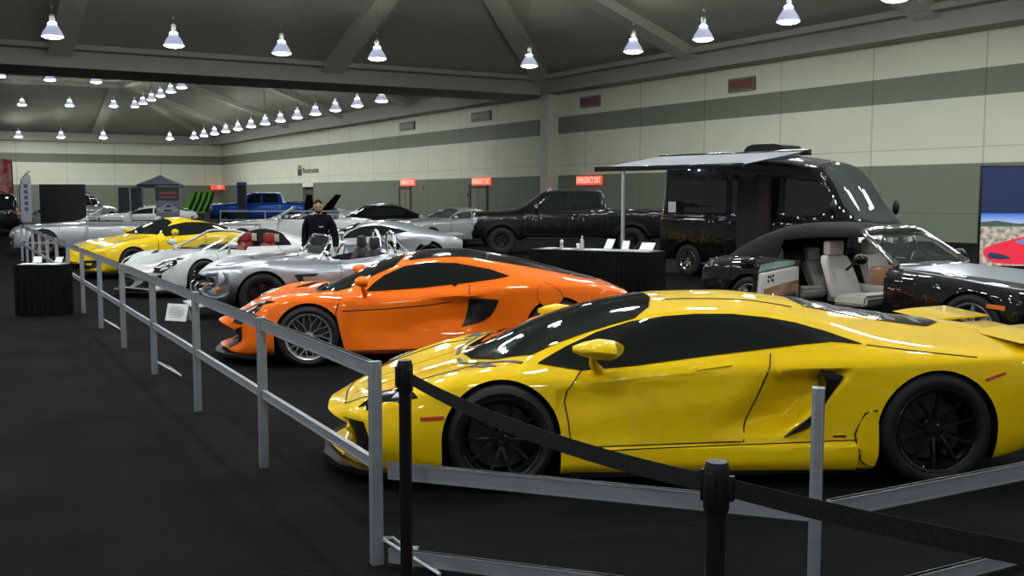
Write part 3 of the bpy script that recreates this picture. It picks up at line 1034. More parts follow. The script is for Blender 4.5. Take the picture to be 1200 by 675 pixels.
def beltspan(p, q, sag, label, z0=1.0, z1=1.0):
    bm = bmesh.new()
    p, q = Vector((p[0], p[1], z0)), Vector((q[0], q[1], z1))
    d = (q - p); s = Vector((-d.y, d.x, 0)).normalized() * 0.0012
    prev = None; N = 24
    for i in range(N + 1):
        t = i / N
        c = p.lerp(q, t) - Vector((0, 0, sag * 4 * t * (1 - t)))
        h = 0.026 + 0.003 * math.sin(t * PI)
        ring = [bm.verts.new(c + s + Vector((0, 0, h))), bm.verts.new(c - s + Vector((0, 0, h))), bm.verts.new(c - s - Vector((0, 0, h))), bm.verts.new(c + s - Vector((0, 0, h)))]
        if prev:
            for k in range(4): bm.faces.new((prev[k], prev[(k + 1) % 4], ring[(k + 1) % 4], ring[k]))
        else: bm.faces.new(ring)
        prev = ring
    bm.faces.new(prev); fixn(bm)
    return tag(link('retractable_belt', bm, M['belt']), label, 'barrier belt')

S1 = (-0.477, 4.60); S2 = (0.565, 2.825); S3 = (2.30, 1.72)
a12 = math.atan2(S2[1] - S1[1], S2[0] - S1[0]); a23 = math.atan2(S3[1] - S2[1], S3[0] - S2[0])
stanchion(S1, a12, 'thin black belt post standing beside the near corner of the aluminium barrier')
stanchion(S2, a23, 'nearest black belt post, cut by the bottom edge of the picture')
stanchion(S3, a23, 'black belt post out of frame to the right, holding the end of the belt')
o12 = Vector((math.cos(a12), math.sin(a12))) * 0.048
o23 = Vector((math.cos(a23), math.sin(a23))) * 0.048
beltspan((S1[0] + o12.x, S1[1] + o12.y), (S2[0] - o12.x * .9, S2[1] - o12.y * .9), 0.045, 'black belt stretched between the two belt posts in front of the yellow car', 0.995, 1.0)
beltspan((S2[0] + o23.x, S2[1] + o23.y), (S3[0] - o23.x * .9, S3[1] - o23.y * .9), 0.05, 'black belt running from the nearest post out of frame at the lower right', 1.0, 1.0)

# ------------------------------------------------------------------ wheels shared by the cars
W_LF = make_wheel(0.330, 0.254, 0.25, M['rimk'], 5, 'v', 0.022)
W_LR = make_wheel(0.355, 0.2667, 0.33, M['rimk'], 5, 'v', 0.022)
W_MC = make_wheel(0.322, 0.245, 0.24, M['rims'], 10, 'y', 0.012)
W_MR = make_wheel(0.340, 0.255, 0.29, M['rims'], 10, 'y', 0.012)

# ------------------------------------------------------------------ yellow wedge supercar
def sstep(a, b, x):
    t = min(1.0, max(0.0, (x - a) / (b - a))); return t * t * (3 - 2 * t)

def lambo_def(x, w, z):
    if w > 0.55 and 0.30 < z < 0.76 and 1.3 < x < 2.2:
        xe = 1.70 + (z - 0.32) * (2.05 - 1.70) / 0.36      # line of the black blade
        if x < xe + .08:
            k = sstep(xe - 0.50, xe - 0.03, x)
            v = sstep(0.30, 0.44, z) * (1 - sstep(0.66, 0.75, z))
            w -= 0.15 * k * v * (1 - sstep(xe - .02, xe + .08, x))
    # shoulder line: flank turns in under the crease
    if w > 0.8 and 0.34 < x < 1.7:
        zc = 0.612 + (x - 0.374) * 0.1316
        if zc - 0.22 < z < zc + .03:
            w -= 0.018 * sstep(zc + .03, zc - .03, z) * (1 - sstep(zc - .06, zc - .22, z)) if z < zc - .03 else 0.018 * (1 - sstep(zc - .03, zc + .03, z))
    if w > 0.8 and 0.36 < x < 2.2 and 0.10 < z < 0.29:       # sill ledge
        w += 0.030 * sstep(0.29, 0.26, z) if z > 0.2 else 0.030
    return x, w, z

LS = [
 (-1.12, [(0, .13), (.40, .13, .10), (.60, .19, .20), (.66, .28, .24), (.60, .36, .17), (.45, .385, .07), (.25, .40, .01), (0, .41)]),
 (-1.00, [(0, .11), (.60, .11, .10), (.80, .19, .20), (.85, .32, .22), (.78, .43, .16), (.58, .455, .06), (.30, .455, .01), (0, .455)]),
 (-.62, [(0, .10), (.80, .10, .03), (.93, .19, .05), (.97, .37, .05), (.90, .56, .02), (.70, .60), (.38, .585), (0, .575)]),
 (-.30, [(0, .10), (.85, .10), (.975, .20), (1.0, .40), (.95, .645), (.78, .70), (.42, .675), (0, .665)]),
 (-.02, [(0, .10), (.88, .10), (.985, .22), (1.005, .44), (.96, .675), (.82, .750), (.52, .755), (0, .785)]),
 (.35, [(0, .10), (.90, .10), (.985, .18), (.98, .40), (.955, .655), (.83, .765), (.66, .875), (0, .945)]),
 (.80, [(0, .10), (.92, .10), (.985, .18), (.965, .40), (.955, .67), (.86, .775), (.62, .995), (0, 1.07)]),
 (1.20, [(0, .10), (.92, .10), (.985, .18), (.965, .40), (.965, .70), (.85, .79), (.57, 1.07), (0, 1.125)]),
 (1.60, [(0, .10), (.93, .10), (.99, .18), (.975, .42), (.985, .72), (.87, .82), (.57, 1.06), (0, 1.135)]),
 (2.05, [(0, .10), (.95, .10), (1.01, .20), (1.01, .45), (1.01, .73), (.92, .83), (.58, 1.00), (0, 1.09)]),
 (2.55, [(0, .10), (.97, .10), (1.04, .25), (1.05, .50), (1.035, .75), (.94, .83), (.58, .91), (0, 1.00)]),
 (3.00, [(0, .13), (.97, .14), (1.04, .30), (1.05, .55), (1.02, .78), (.90, .83), (.55, .87), (0, .935)]),
 (3.40, [(0, .20), (.90, .22), (1.00, .38), (1.02, .60), (.97, .79), (.85, .83), (.50, .86), (0, .89)]),
 (3.66, [(0, .32), (.80, .34), (.92, .45), (.93, .60), (.88, .74), (.78, .79), (.45, .81), (0, .83)]),
]
def build_lambo():
    c = Car('yellow_supercar', LS, M['yellow'], arches=[(0, .33, .362, .62), (2.695, .345, .385, .60)], deform=lambo_def, nx=270, k=13, smooth=5)
    c.root.name = 'sports_car'
    c.wheels([(0, 1.000, W_LF), (2.695, 1.045, W_LR)])
    g = M['glass']
    # windscreen, side glass, engine cover
    c.panel('windscreen', [(-.20, 0), (-.16, .30), (-.02, .58), (.20, .72), (.48, .665), (.88, .60), (1.0, .45), (1.06, .2), (1.07, 0), (1.06, -.2), (1.0, -.45), (.88, -.60), (.48, -.665), (.20, -.72), (-.02, -.58), (-.16, -.30)], 'T', g, off=.005, res=.035)
    sidewin = [(.235, .765), (.42, .855), (.62, .935), (.84, .995), (1.06, 1.028), (1.26, 1.040), (1.50, 1.038), (1.73, 1.015), (1.90, .985), (2.08, .935), (2.27, .87), (2.08, .885), (1.90, .872), (1.66, .845), (1.26, .80), (.84, .755), (.50, .73)]
    c.both('side_window', sidewin, g, off=.007, res=.022)
    for ax in 'LR':
        c.panel('quarter_panel', [(1.80, .985), (1.92, .965), (2.02, .905), (1.90, .895), (1.82, .93)], ax, M['gloss'], off=.007)
        c.seams([(ax, [(1.50, .835), (1.47, .93), (1.46, 1.03)])], w=.035, m=M['gloss'], name='window_pillar', off=.006)
        c.seams([(ax, [(1.78, .865), (1.86, .93), (1.76, .99)])], w=.022, m=M['gloss'], name='window_pillar', off=.008)
    # black louvred engine cover with yellow edges
    c.panel('engine_cover', [(2.05, .16), (2.10, .32), (2.95, .32), (3.10, .16), (3.10, -.16), (2.95, -.32), (2.10, -.32), (2.05, -.16)], 'T', M['gloss'], off=.006)
    for i in range(5):
        x = 2.12 + i * .19
        c.panel('engine_louvre', [(x, -.27), (x + .06, -.27), (x + .06, .27), (x, .27)], 'T', M['trim'], off=.008)
    # blade of the side intake and its dark throat
    for ax in 'LR':
        sd = -1 if ax == 'L' else 1
        for nm, poly, y0, y1, mm in (('intake_blade', [(1.955, .745), (2.105, .695), (2.04, .60), (1.89, .375), (1.735, .318), (1.865, .415), (1.97, .51), (1.995, .645)], .84, 1.012, M['gloss']),):
            bm = bmesh.new(); prism(bm, poly, sd * y0, sd * y1, 'y'); fixn(bm)
            bmesh.ops.bevel(bm, geom=[e for e in bm.edges if e.calc_face_angle(0) > .8], offset=.006, segments=2, affect='EDGES')
            link(nm, bm, mm, c.root, 40)
    # doors
    door = [(.505, .735), (.40, .62), (.385, .55), (.405, .44), (.425, .285), (.90, .292), (1.49, .305), (1.50, .37), (1.60, .64), (1.64, .79), (1.66, .84), (1.26, .795), (.84, .75)]
    for ax in 'LR':
        c.panel('door', door, ax, c.paint, off=.0022, thick=.004, res=.035)
        c.seams([(ax, [(.505, .745), (.40, .62), (.385, .55), (.405, .44), (.425, .275), (1.49, .292), (1.505, .37), (1.62, .67), (1.68, .82)])], w=.008)
        c.seams([(ax, [(1.20, .735), (1.30, .748), (1.42, .762)])], w=.024, m=c.paint, name='door_handle', off=.010)
        c.seams([(ax, [(.0, .275), (.35, .262)][1:] + [(.45, .255), (1.6, .278), (2.2, .30)])], w=.006, name='sill_line')
        # side vent ahead of the rear wheel
        c.panel('side_vent', rounded([(2.30, .475), (2.235, .455), (2.19, .36), (2.20, .22), (2.23, .17), (2.31, .14), (2.32, .30)], 2), ax, c.paint, off=.014, res=.03)
        c.seams([(ax, [(2.31, .485), (2.235, .465), (2.175, .34), (2.20, .20), (2.24, .155), (2.32, .135)])], w=.010, name='vent_edge')
        c.seams([(ax, [(2.04, .325), (2.12, .325)])], w=.012, m=M['chrome'], name='emblem_script', off=.006)
        # markers
        c.panel('side_marker', [(-.49, .472), (-.345, .482), (-.345, .462), (-.485, .452)], ax, M['red'], off=.008, res=.05)
        c.panel('side_marker', [(2.985, .66), (3.11, .70), (3.115, .715), (2.985, .675)], ax, M['red'], off=.008, res=.05)
    # bonnet seams and cowl
    c.seams([('T', [(-.24, s * .1), (-.22, s * .34), (-.08, s * .62), (.14, s * .80)]) for s in (-1, 1)], w=.03, m=M['trim'], name='cowl_strip')
    c.seams([('T', [(-.98, s * .42), (-.70, s * .60), (-.35, s * .66), (-.12, s * .60)]) for s in (-1, 1)] + [('T', [(-.98, -.42), (-1.0, 0), (-.98, .42)])], w=.008, name='bonnet_gap')
    c.seams([('T', [(-.93, s * .16), (-.6, s * .20), (-.25, s * .30)]) for s in (-1, 1)], w=.010, m=c.paint, name='bonnet_crease', off=.006)
    for s in (-1, 1):
        c.panel('hood_vent', [(-.18, s * .66), (-.10, s * .80), (-.02, s * .82), (-.06, s * .68)], 'T', M['trim'], off=.004)
    # headlamps
    for s in (-1, 1):
        c.panel('headlamp', [(-.88, s * .66), (-.62, s * .90), (-.50, s * .93), (-.60, s * .74), (-.74, s * .60)], 'T', M['glass'], off=.005, res=.04)
        c.panel('headlamp_bezel', [(-.74, s * .70), (-.66, s * .78), (-.64, s * .76), (-.71, s * .68)], 'T', M['lens'], off=.012, res=.04)
        c.panel('headlamp_bezel', [(-.66, s * .84), (-.56, s * .90), (-.55, s * .87), (-.63, s * .80)], 'T', M['lens'], off=.012, res=.04)
    for ax in 'LR':
        c.panel('headlamp', [(-.86, .50), (-.80, .575), (-.66, .635), (-.62, .60), (-.74, .515), (-.83, .475)], ax, M['glass'], off=.006, res=.04)
    # bumper intakes, blades, splitter
    for s in (-1, 1):
        c.panel('bumper_intake', [(s * .30, .15), (s * .36, .33), (s * .70, .36), (s * .80, .34), (s * .74, .19), (s * .66, .15)], 'F', M['trim'], off=.008, res=.05)
        c.panel('intake_fin', [(s * .52, .15), (s * .60, .36), (s * .63, .36), (s * .55, .15)], 'F', c.paint, off=.04, thick=.04, res=.05)
        c.panel('intake_fin', [(s * .30, .14), (s * .24, .14), (s * .33, .35), (s * .38, .35)], 'F', c.paint, off=.03, thick=.04, res=.05)
    for ax in 'LR':
        c.panel('corner_intake', [(-.98, .40), (-.84, .41), (-.80, .30), (-.72, .17), (-.86, .18), (-.94, .27)], ax, M['trim'], off=.006, res=.04)
    bm = bmesh.new()
    prism(bm, [(-1.16, 0), (-1.13, -.35), (-1.0, -.66), (-.78, -.86), (-.50, -.93), (-.50, .93), (-.78, .86), (-1.0, .66), (-1.13, .35)], .085, .115, 'z')
    fixn(bm); link('front_splitter', bm, M['gloss'], c.root)
    # dark underside skirt
    boxo('side_skirt', (.42, 2.28, -.975, -.90, .085, .125), M['trim'], c.root); boxo('side_skirt', (.42, 2.28, .90, .975, .085, .125), M['trim'], c.root)
    # mirrors
    for s in (-1, 1):
        bm = bmesh.new()
        ss = []
        for (x, hw, zlo, zhi) in ((.42, .05, .868, .905), (.47, .10, .845, .925), (.56, .13, .822, .945), (.64, .125, .815, .935), (.675, .11, .825, .915)):
            ring = []
            for a in np.linspace(0, 2 * PI, 14, endpoint=False):
                zz = (zlo + zhi) / 2 + (zhi - zlo) / 2 * math.sin(a); yy = 1.03 + hw * math.cos(a) * 1.0
                ring.append(bm.verts.new((x + .08 * abs(math.cos(a)) * (math.cos(a) < 0), s * yy, zz)))
            ss.append(ring)
        for A, B in zip(ss, ss[1:]):
            for q in range(14): bm.faces.new((A[q], A[(q + 1) % 14], B[(q + 1) % 14], B[q]))
        bm.faces.new(ss[0]); bm.faces.new(ss[-1]); fixn(bm)
        mi = link('door_mirror', bm, c.paint, c.root, 50)
        bm = bmesh.new(); tube(bm, [(.60, s * .90, .73), (.56, s * .95, .78), (.55, s * 1.0, .84)], [.035, .026, .024], 10)
        fixn(bm); link('mirror_stalk', bm, c.paint, mi, 60)
    # rear wing
    bm = bmesh.new()
    prof = [(3.27, .862), (3.42, .885), (3.70, .905), (3.72, .892), (3.42, .868)]
    for s in (-1, 1):
        prism(bm, [(x, z + .012) for x, z in prof], s * .28, s * .93, 'y')
    prism(bm, [(x, z - .03) for x, z in prof], -.28, .28, 'y')
    fixn(bm); link('rear_wing', bm, c.paint, c.root, 40)
    bm = bmesh.new()
    for s in (-1, 1):
        prism(bm, [(3.36, .78), (3.50, .78), (3.56, .89), (3.42, .885)], s * .60 - .015, s * .60 + .015, 'y')
    fixn(bm); link('wing_strut', bm, M['gloss'], c.root)
    c.panel('tail_panel', [(-.80, .50), (-.78, .70), (.78, .70), (.80, .50)], 'B', M['trim'], off=.01, res=.1)
    bm = bmesh.new(); prism(bm, [(3.05, .14), (3.75, .30), (3.75, .34), (3.05, .18)], -.85, .85, 'y'); fixn(bm)
    link('diffuser', bm, M['trim'], c.root)
    for s in (-1, 1):
        c.panel('tail_lamp', [(s * .50, .62), (s * .55, .70), (s * .80, .68), (s * .76, .62)], 'B', M['red'], off=.02, res=.1)
    # roof seams
    c.seams([('T', [(1.12, s * .3), (1.6, s * .34), (1.98, s * .38)]) for s in (-1, 1)], w=.008, name='roof_gap')
    c.bothseams([[(2.30, .865), (2.62, .83), (2.95, .80)]], w=.007, name='rear_deck_gap')
    return c

lam = build_lambo()
lam.place((-0.1348, 7.182), 4.18, 'bright yellow wedge-shaped supercar with black wheels, nearest car in the foreground', 'car', None)

# ------------------------------------------------------------------ generic car shell
def prof_fn(pts):
    X = [p[0] for p in pts]; Y = [p[1] for p in pts]
    return lambda x: float(pchip(X, Y, [x])[0])

class G:
    """shell parameters, metres from the front axle"""
    def __init__(s, xf, xr, W, top, belt, cowl, ra, rb, back, zb=.17, rw=.58, nose=.20, tail=.30, taper=.80, rd=.035, roofdrop=.075, plan=.22, mid=None, under=.07):
        s.xf, s.xr, s.W, s.cowl, s.ra, s.rb, s.back = xf, xr, W, cowl, ra, rb, back
        s.top = prof_fn(top); s.belt = prof_fn(belt); s.rw = rw; s.zb = zb
        L = xr - xf
        xs = sorted({xf, xf + .05, xf + .14, xf + .32, xf + .6, -.1, .25, cowl, (cowl + ra) / 2, ra, (ra + rb) / 2, rb, (rb + back) / 2, back, xr - .6, xr - .3, xr - .12, xr - .04, xr} | set(mid or ()))
        xs = [x for i, x in enumerate(xs) if i == 0 or x - xs[i - 1] > .03]
        xs[-1] = xr
        S = []
        for x in xs:
            t = s.top(x)
            e = min((x - xf) / .5, (xr - x) / .45, 1.0)          # 0 at the ends
            e = max(0, e); pe = 1 - (1 - taper) * (1 - e) ** 2
            if e < .12: pe *= .95
            W_ = W * pe
            zb_ = zb + (nose if x < 0 else tail) * max(0, 1 - e * 2.2) ** 2
            end = max(0.0, 1 - min((x - xf), (xr - x)) / .16)      # rounding of the very end
            tt = t - rd * 2.2 * end * end
            k = 0.0
            if cowl < x < back:
                k = min(1, (x - cowl) / (max(ra - cowl, .05)), (back - x) / max(back - rb, .05))
                k = k * k * (3 - 2 * k)
            b = min(s.belt(x), tt - .03)
            inw = W_ - .14
            rx = W_ * .55 * (1 - k) + rw * k
            rz = (tt - rd * .7) * (1 - k) + (tt - roofdrop) * k
            dx = plan * (1 if x < 1 else -1) * max(0, 1 - e) ** 1.5
            zm = zb_ + (b - zb_) * .45
            S.append((x, [(0, zb_), (W_ - under - .08, zb_, dx * .5), (W_ - .03, zb_ + min(.09, (b - zb_) * .2), dx), (W_, zm, dx * 1.1), (W_ - .025, b - min(.10, (b - zm) * .4), dx), (inw + .03, b - .005, dx * .7), (rx, rz, dx * .25), (0, tt)]))
        s.secs = S

    def windows(s, c, glass, rear=True, side=True, split=None, lo=.02, hi=.05, x0=None, x1=None, ws=True, res=.05, off=.007, pillar=None):
        x0 = s.cowl + .12 if x0 is None else x0
        x1 = s.back - .10 if x1 is None else x1
        if side:
            xs = np.linspace(x0, x1, 9)
            top_ = []
            for x in xs:
                k = min(1, (x - s.cowl) / (s.ra - s.cowl), (s.back - x) / max(.05, s.back - s.rb))
                top_.append((x, max(s.belt(x) + lo + .01, s.top(x) - .075 * k - hi - .02)))
            poly = top_ + [(x, s.belt(x) + lo) for x in reversed(xs)]
            poly = [p for i, p in enumerate(poly) if i == 0 or math.hypot(p[0] - poly[i - 1][0], p[1] - poly[i - 1][1]) > .012]
            if split is None:
                c.both('side_window', poly, glass, off=off, res=res)
            else:
                segs = [x0 - 1] + list(split) + [x1 + 1]
                tf = prof_fn(top_)
                for a, b in zip(segs, segs[1:]):
                    A, B = max(a + .03, x0), min(b - .03, x1)
                    if B - A < .1: continue
                    q = np.linspace(A, B, 6)
                    c.both('side_window', [(x, tf(x)) for x in q] + [(x, s.belt(x) + lo) for x in reversed(q)], glass, off=off, res=res)
        W = s.W
        if ws:
            c.panel('windscreen', [(s.cowl - .06, 0), (s.cowl, W * .45), (s.cowl + .12, W - .24), (s.ra - .04, s.rw - .06), (s.ra + .0, s.rw * .5), (s.ra + .02, 0), (s.ra, -s.rw * .5), (s.ra - .04, -s.rw + .06), (s.cowl + .12, -W + .24), (s.cowl, -W * .45)], 'T', glass, off=.006, res=res)
        if rear:
            c.panel('rear_window', [(s.rb + .06, s.rw - .10), (s.back - .08, W - .30), (s.back - .02, 0), (s.back - .08, -W + .30), (s.rb + .06, -s.rw + .10)], 'T', glass, off=.006, res=res)


def mirror(c, x, y, z, m, w=.10, h=.07, l=.16, st=None):
    for s in (-1, 1):
        bm = bmesh.new()
        bmesh.ops.create_uvsphere(bm, u_segments=14, v_segments=8, radius=1.0, matrix=Matrix.Translation((x, s * y, z)) @ Matrix.Diagonal((l / 2, w, h, 1)))
        for v in bm.verts:
            if v.co.x > x + l * .28: v.co.x = x + l * .28
        o = link('door_mirror', bm, m, c.root, 50)
        bm = bmesh.new(); tube(bm, [(x + .02, s * (y - w * .5), z - h * .3), (x + .06, s * (y - w - (st or .08)), z - h - .05)], .018, 8)
        fixn(bm); link('mirror_stalk', bm, m, o, 60)


def plate(c, m, front=True, z=.40, x=0, w=.26, h=.07):
    boxo('number_plate', (x - .01, x + .01, -w, w, z - h, z + h), m, c.root)


def seat(parent, x, y, z, m, h=.62, w=.25, name='seat', face=-1):
    """bucket seat, back to +x"""
    bm = bmesh.new()
    prism(bm, [(x - .45, z), (x - .47, z + .12), (x - .40, z + .16), (x - .02, z + .12), (x + .04, z)], y - w, y + w, 'y')
    fixn(bm); bmesh.ops.bevel(bm, geom=list(bm.edges), offset=.03, segments=2, affect='EDGES')
    o = link(name, bm, m, parent, 50)
    bm = bmesh.new()
    ss = []
    for t in np.linspace(0, 1, 8):
        ww = w * (1 - .18 * t ** 2 - (.1 if t > .98 else 0)); xx = x + .22 * t
        ss.append([bm.verts.new(p) for p in ((xx - .06, y - ww, z + .08 + h * t), (xx - .015, y - ww * .5, z + .08 + h * t), (xx - .015, y + ww * .5, z + .08 + h * t), (xx - .06, y + ww, z + .08 + h * t), (xx + .09, y + ww * .9, z + .08 + h * t), (xx + .09, y - ww * .9, z + .08 + h * t))])
    for A, B in zip(ss, ss[1:]):
        for q in range(6): bm.faces.new((A[q], A[(q + 1) % 6], B[(q + 1) % 6], B[q]))
    bm.faces.new(ss[0]); bm.faces.new(ss[-1]); fixn(bm)
    bmesh.ops.bevel(bm, geom=[e for e in bm.edges if e.calc_face_angle(0) > .9], offset=.02, segments=2, affect='EDGES')
    link('backrest', bm, m, o, 50)
    bm = bmesh.new(); box(bm, x + .17, x + .29, y - w * .55, y + w * .55, z + h + .08, z + h + .27, .045)
    link('headrest', bm, m, o, 50)
    return o


def screen_frame(c, base, top, zb, zt, wb, wt, m, r=.018, glass=None, bow=.12):
    """open car windscreen: chrome or painted frame with see-through glass"""
    P = [(base + .0, -wb, zb), (top, -wt, zt - .03), (top - .04, -wt * .6, zt), (top - .05, 0, zt + .005), (top - .04, wt * .6, zt), (top, wt, zt - .03), (base, wb, zb)]
    bm = bmesh.new(); tube(bm, P, r, 8); tube(bm, [(base, -wb, zb), (base - bow * .8, -wb * .5, zb), (base - bow, 0, zb), (base - bow * .8, wb * .5, zb), (base, wb, zb)], r * .8, 8)
    fixn(bm); o = link('windscreen_frame', bm, m, c.root, 60)
    bm = bmesh.new()
    rows = []
    for j in range(5):
        t = j / 4
        row = []
        for i in range(9):
            u = -1 + 2 * i / 8
            x = (base - bow * (1 - u * u)) * (1 - t) + (top - .05 * (1 - u * u)) * t
            row.append(bm.verts.new((x, u * (wb * (1 - t) + wt * t), zb * (1 - t) + (zt - .03 * abs(u)) * t)))
        rows.append(row)
    for a, b in zip(rows, rows[1:]):
        for i in range(8): bm.faces.new((a[i], a[i + 1], b[i + 1], b[i]))
    bmesh.ops.solidify(bm, geom=bm.faces[:], thickness=.005)
    link('windscreen', bm, glass or M['shield'], o, 50)
    return o


def steering(parent, x, y, z, r=.18):
    bm = bmesh.new()
    pts = [(x + .10 * math.sin(a) * .6, y + r * math.cos(a), z + r * math.sin(a)) for a in np.linspace(0, 2 * PI, 24, endpoint=False)]
    tube(bm, pts, .014, 8, True)
    tube(bm, [(x, y - r, z), (x, y + r, z)], .012, 6); tube(bm, [(x - .02, y, z), (x - .25, y, z - .08)], .03, 8)
    fixn(bm)
    return link('steering_wheel', bm, M['gloss'], parent, 60)


# ------------------------------------------------------------------ mid-engined coupes
MS = [
 (-1.00, [(0, .16), (.35, .16, .08), (.55, .20, .20), (.62, .28, .27), (.58, .36, .22), (.42, .41, .10), (.22, .43, .02), (0, .435)]),
 (-.86, [(0, .12), (.55, .12, .06), (.76, .19, .20), (.81, .32, .25), (.75, .46, .20), (.56, .50, .08), (.28, .495, .02), (0, .49)]),
 (-.50, [(0, .11), (.75, .11), (.89, .20, .03), (.92, .38, .03), (.87, .61, .02), (.70, .665), (.38, .625), (0, .60)]),
 (-.20, [(0, .11), (.80, .11), (.93, .22), (.95, .42), (.905, .69), (.75, .76), (.42, .71), (0, .685)]),
 (.05, [(0, .11), (.82, .11), (.93, .22), (.955, .44), (.91, .70), (.77, .775), (.46, .745), (0, .73)]),
 (.35, [(0, .11), (.84, .11), (.93, .16), (.93, .40), (.90, .67), (.78, .755), (.53, .80), (0, .84)]),
 (.75, [(0, .11), (.86, .11), (.94, .16), (.905, .38), (.905, .66), (.79, .765), (.60, .96), (0, 1.03)]),
 (1.15, [(0, .11), (.86, .11), (.94, .16), (.895, .38), (.905, .68), (.80, .79), (.56, 1.085), (0, 1.15)]),
 (1.60, [(0, .11), (.88, .11), (.95, .17), (.91, .40), (.925, .72), (.82, .83), (.56, 1.12), (0, 1.19)]),
 (2.10, [(0, .11), (.90, .11), (.96, .20), (.95, .45), (.965, .77), (.87, .88), (.56, 1.05), (0, 1.13)]),
 (2.60, [(0, .12), (.92, .13), (.97, .25), (.98, .52), (.965, .80), (.86, .885), (.52, .96), (0, 1.02)]),
 (3.00, [(0, .16), (.90, .18), (.96, .30), (.965, .55), (.93, .80), (.81, .855), (.50, .88), (0, .91)]),
 (3.35, [(0, .24), (.80, .28), (.90, .40), (.90, .58), (.86, .75), (.75, .79), (.45, .80), (0, .82)]),
 (3.50, [(0, .36), (.65, .40), (.78, .48), (.80, .58), (.77, .68), (.67, .73), (.40, .75), (0, .76)]),
]
WHEEL_SPIDER = make_wheel(0.322, 0.245, 0.24, M['rimk'], 10, 'y', 0.012)

def mc_def(x, w, z):
    # door scoop ahead of the intake, crease falling towards the tail
    if w > .5 and .9 < x < 1.95 and .34 < z < .72:
        xe = 1.70 + (z - .39) * .3
        if x < xe + .05:
            w -= .075 * sstep(xe - .75, xe - .03, x) * (1 - sstep(xe - .02, xe + .05, x)) * sstep(.34, .46, z) * (1 - sstep(.66, .73, z))
    return x, w, z

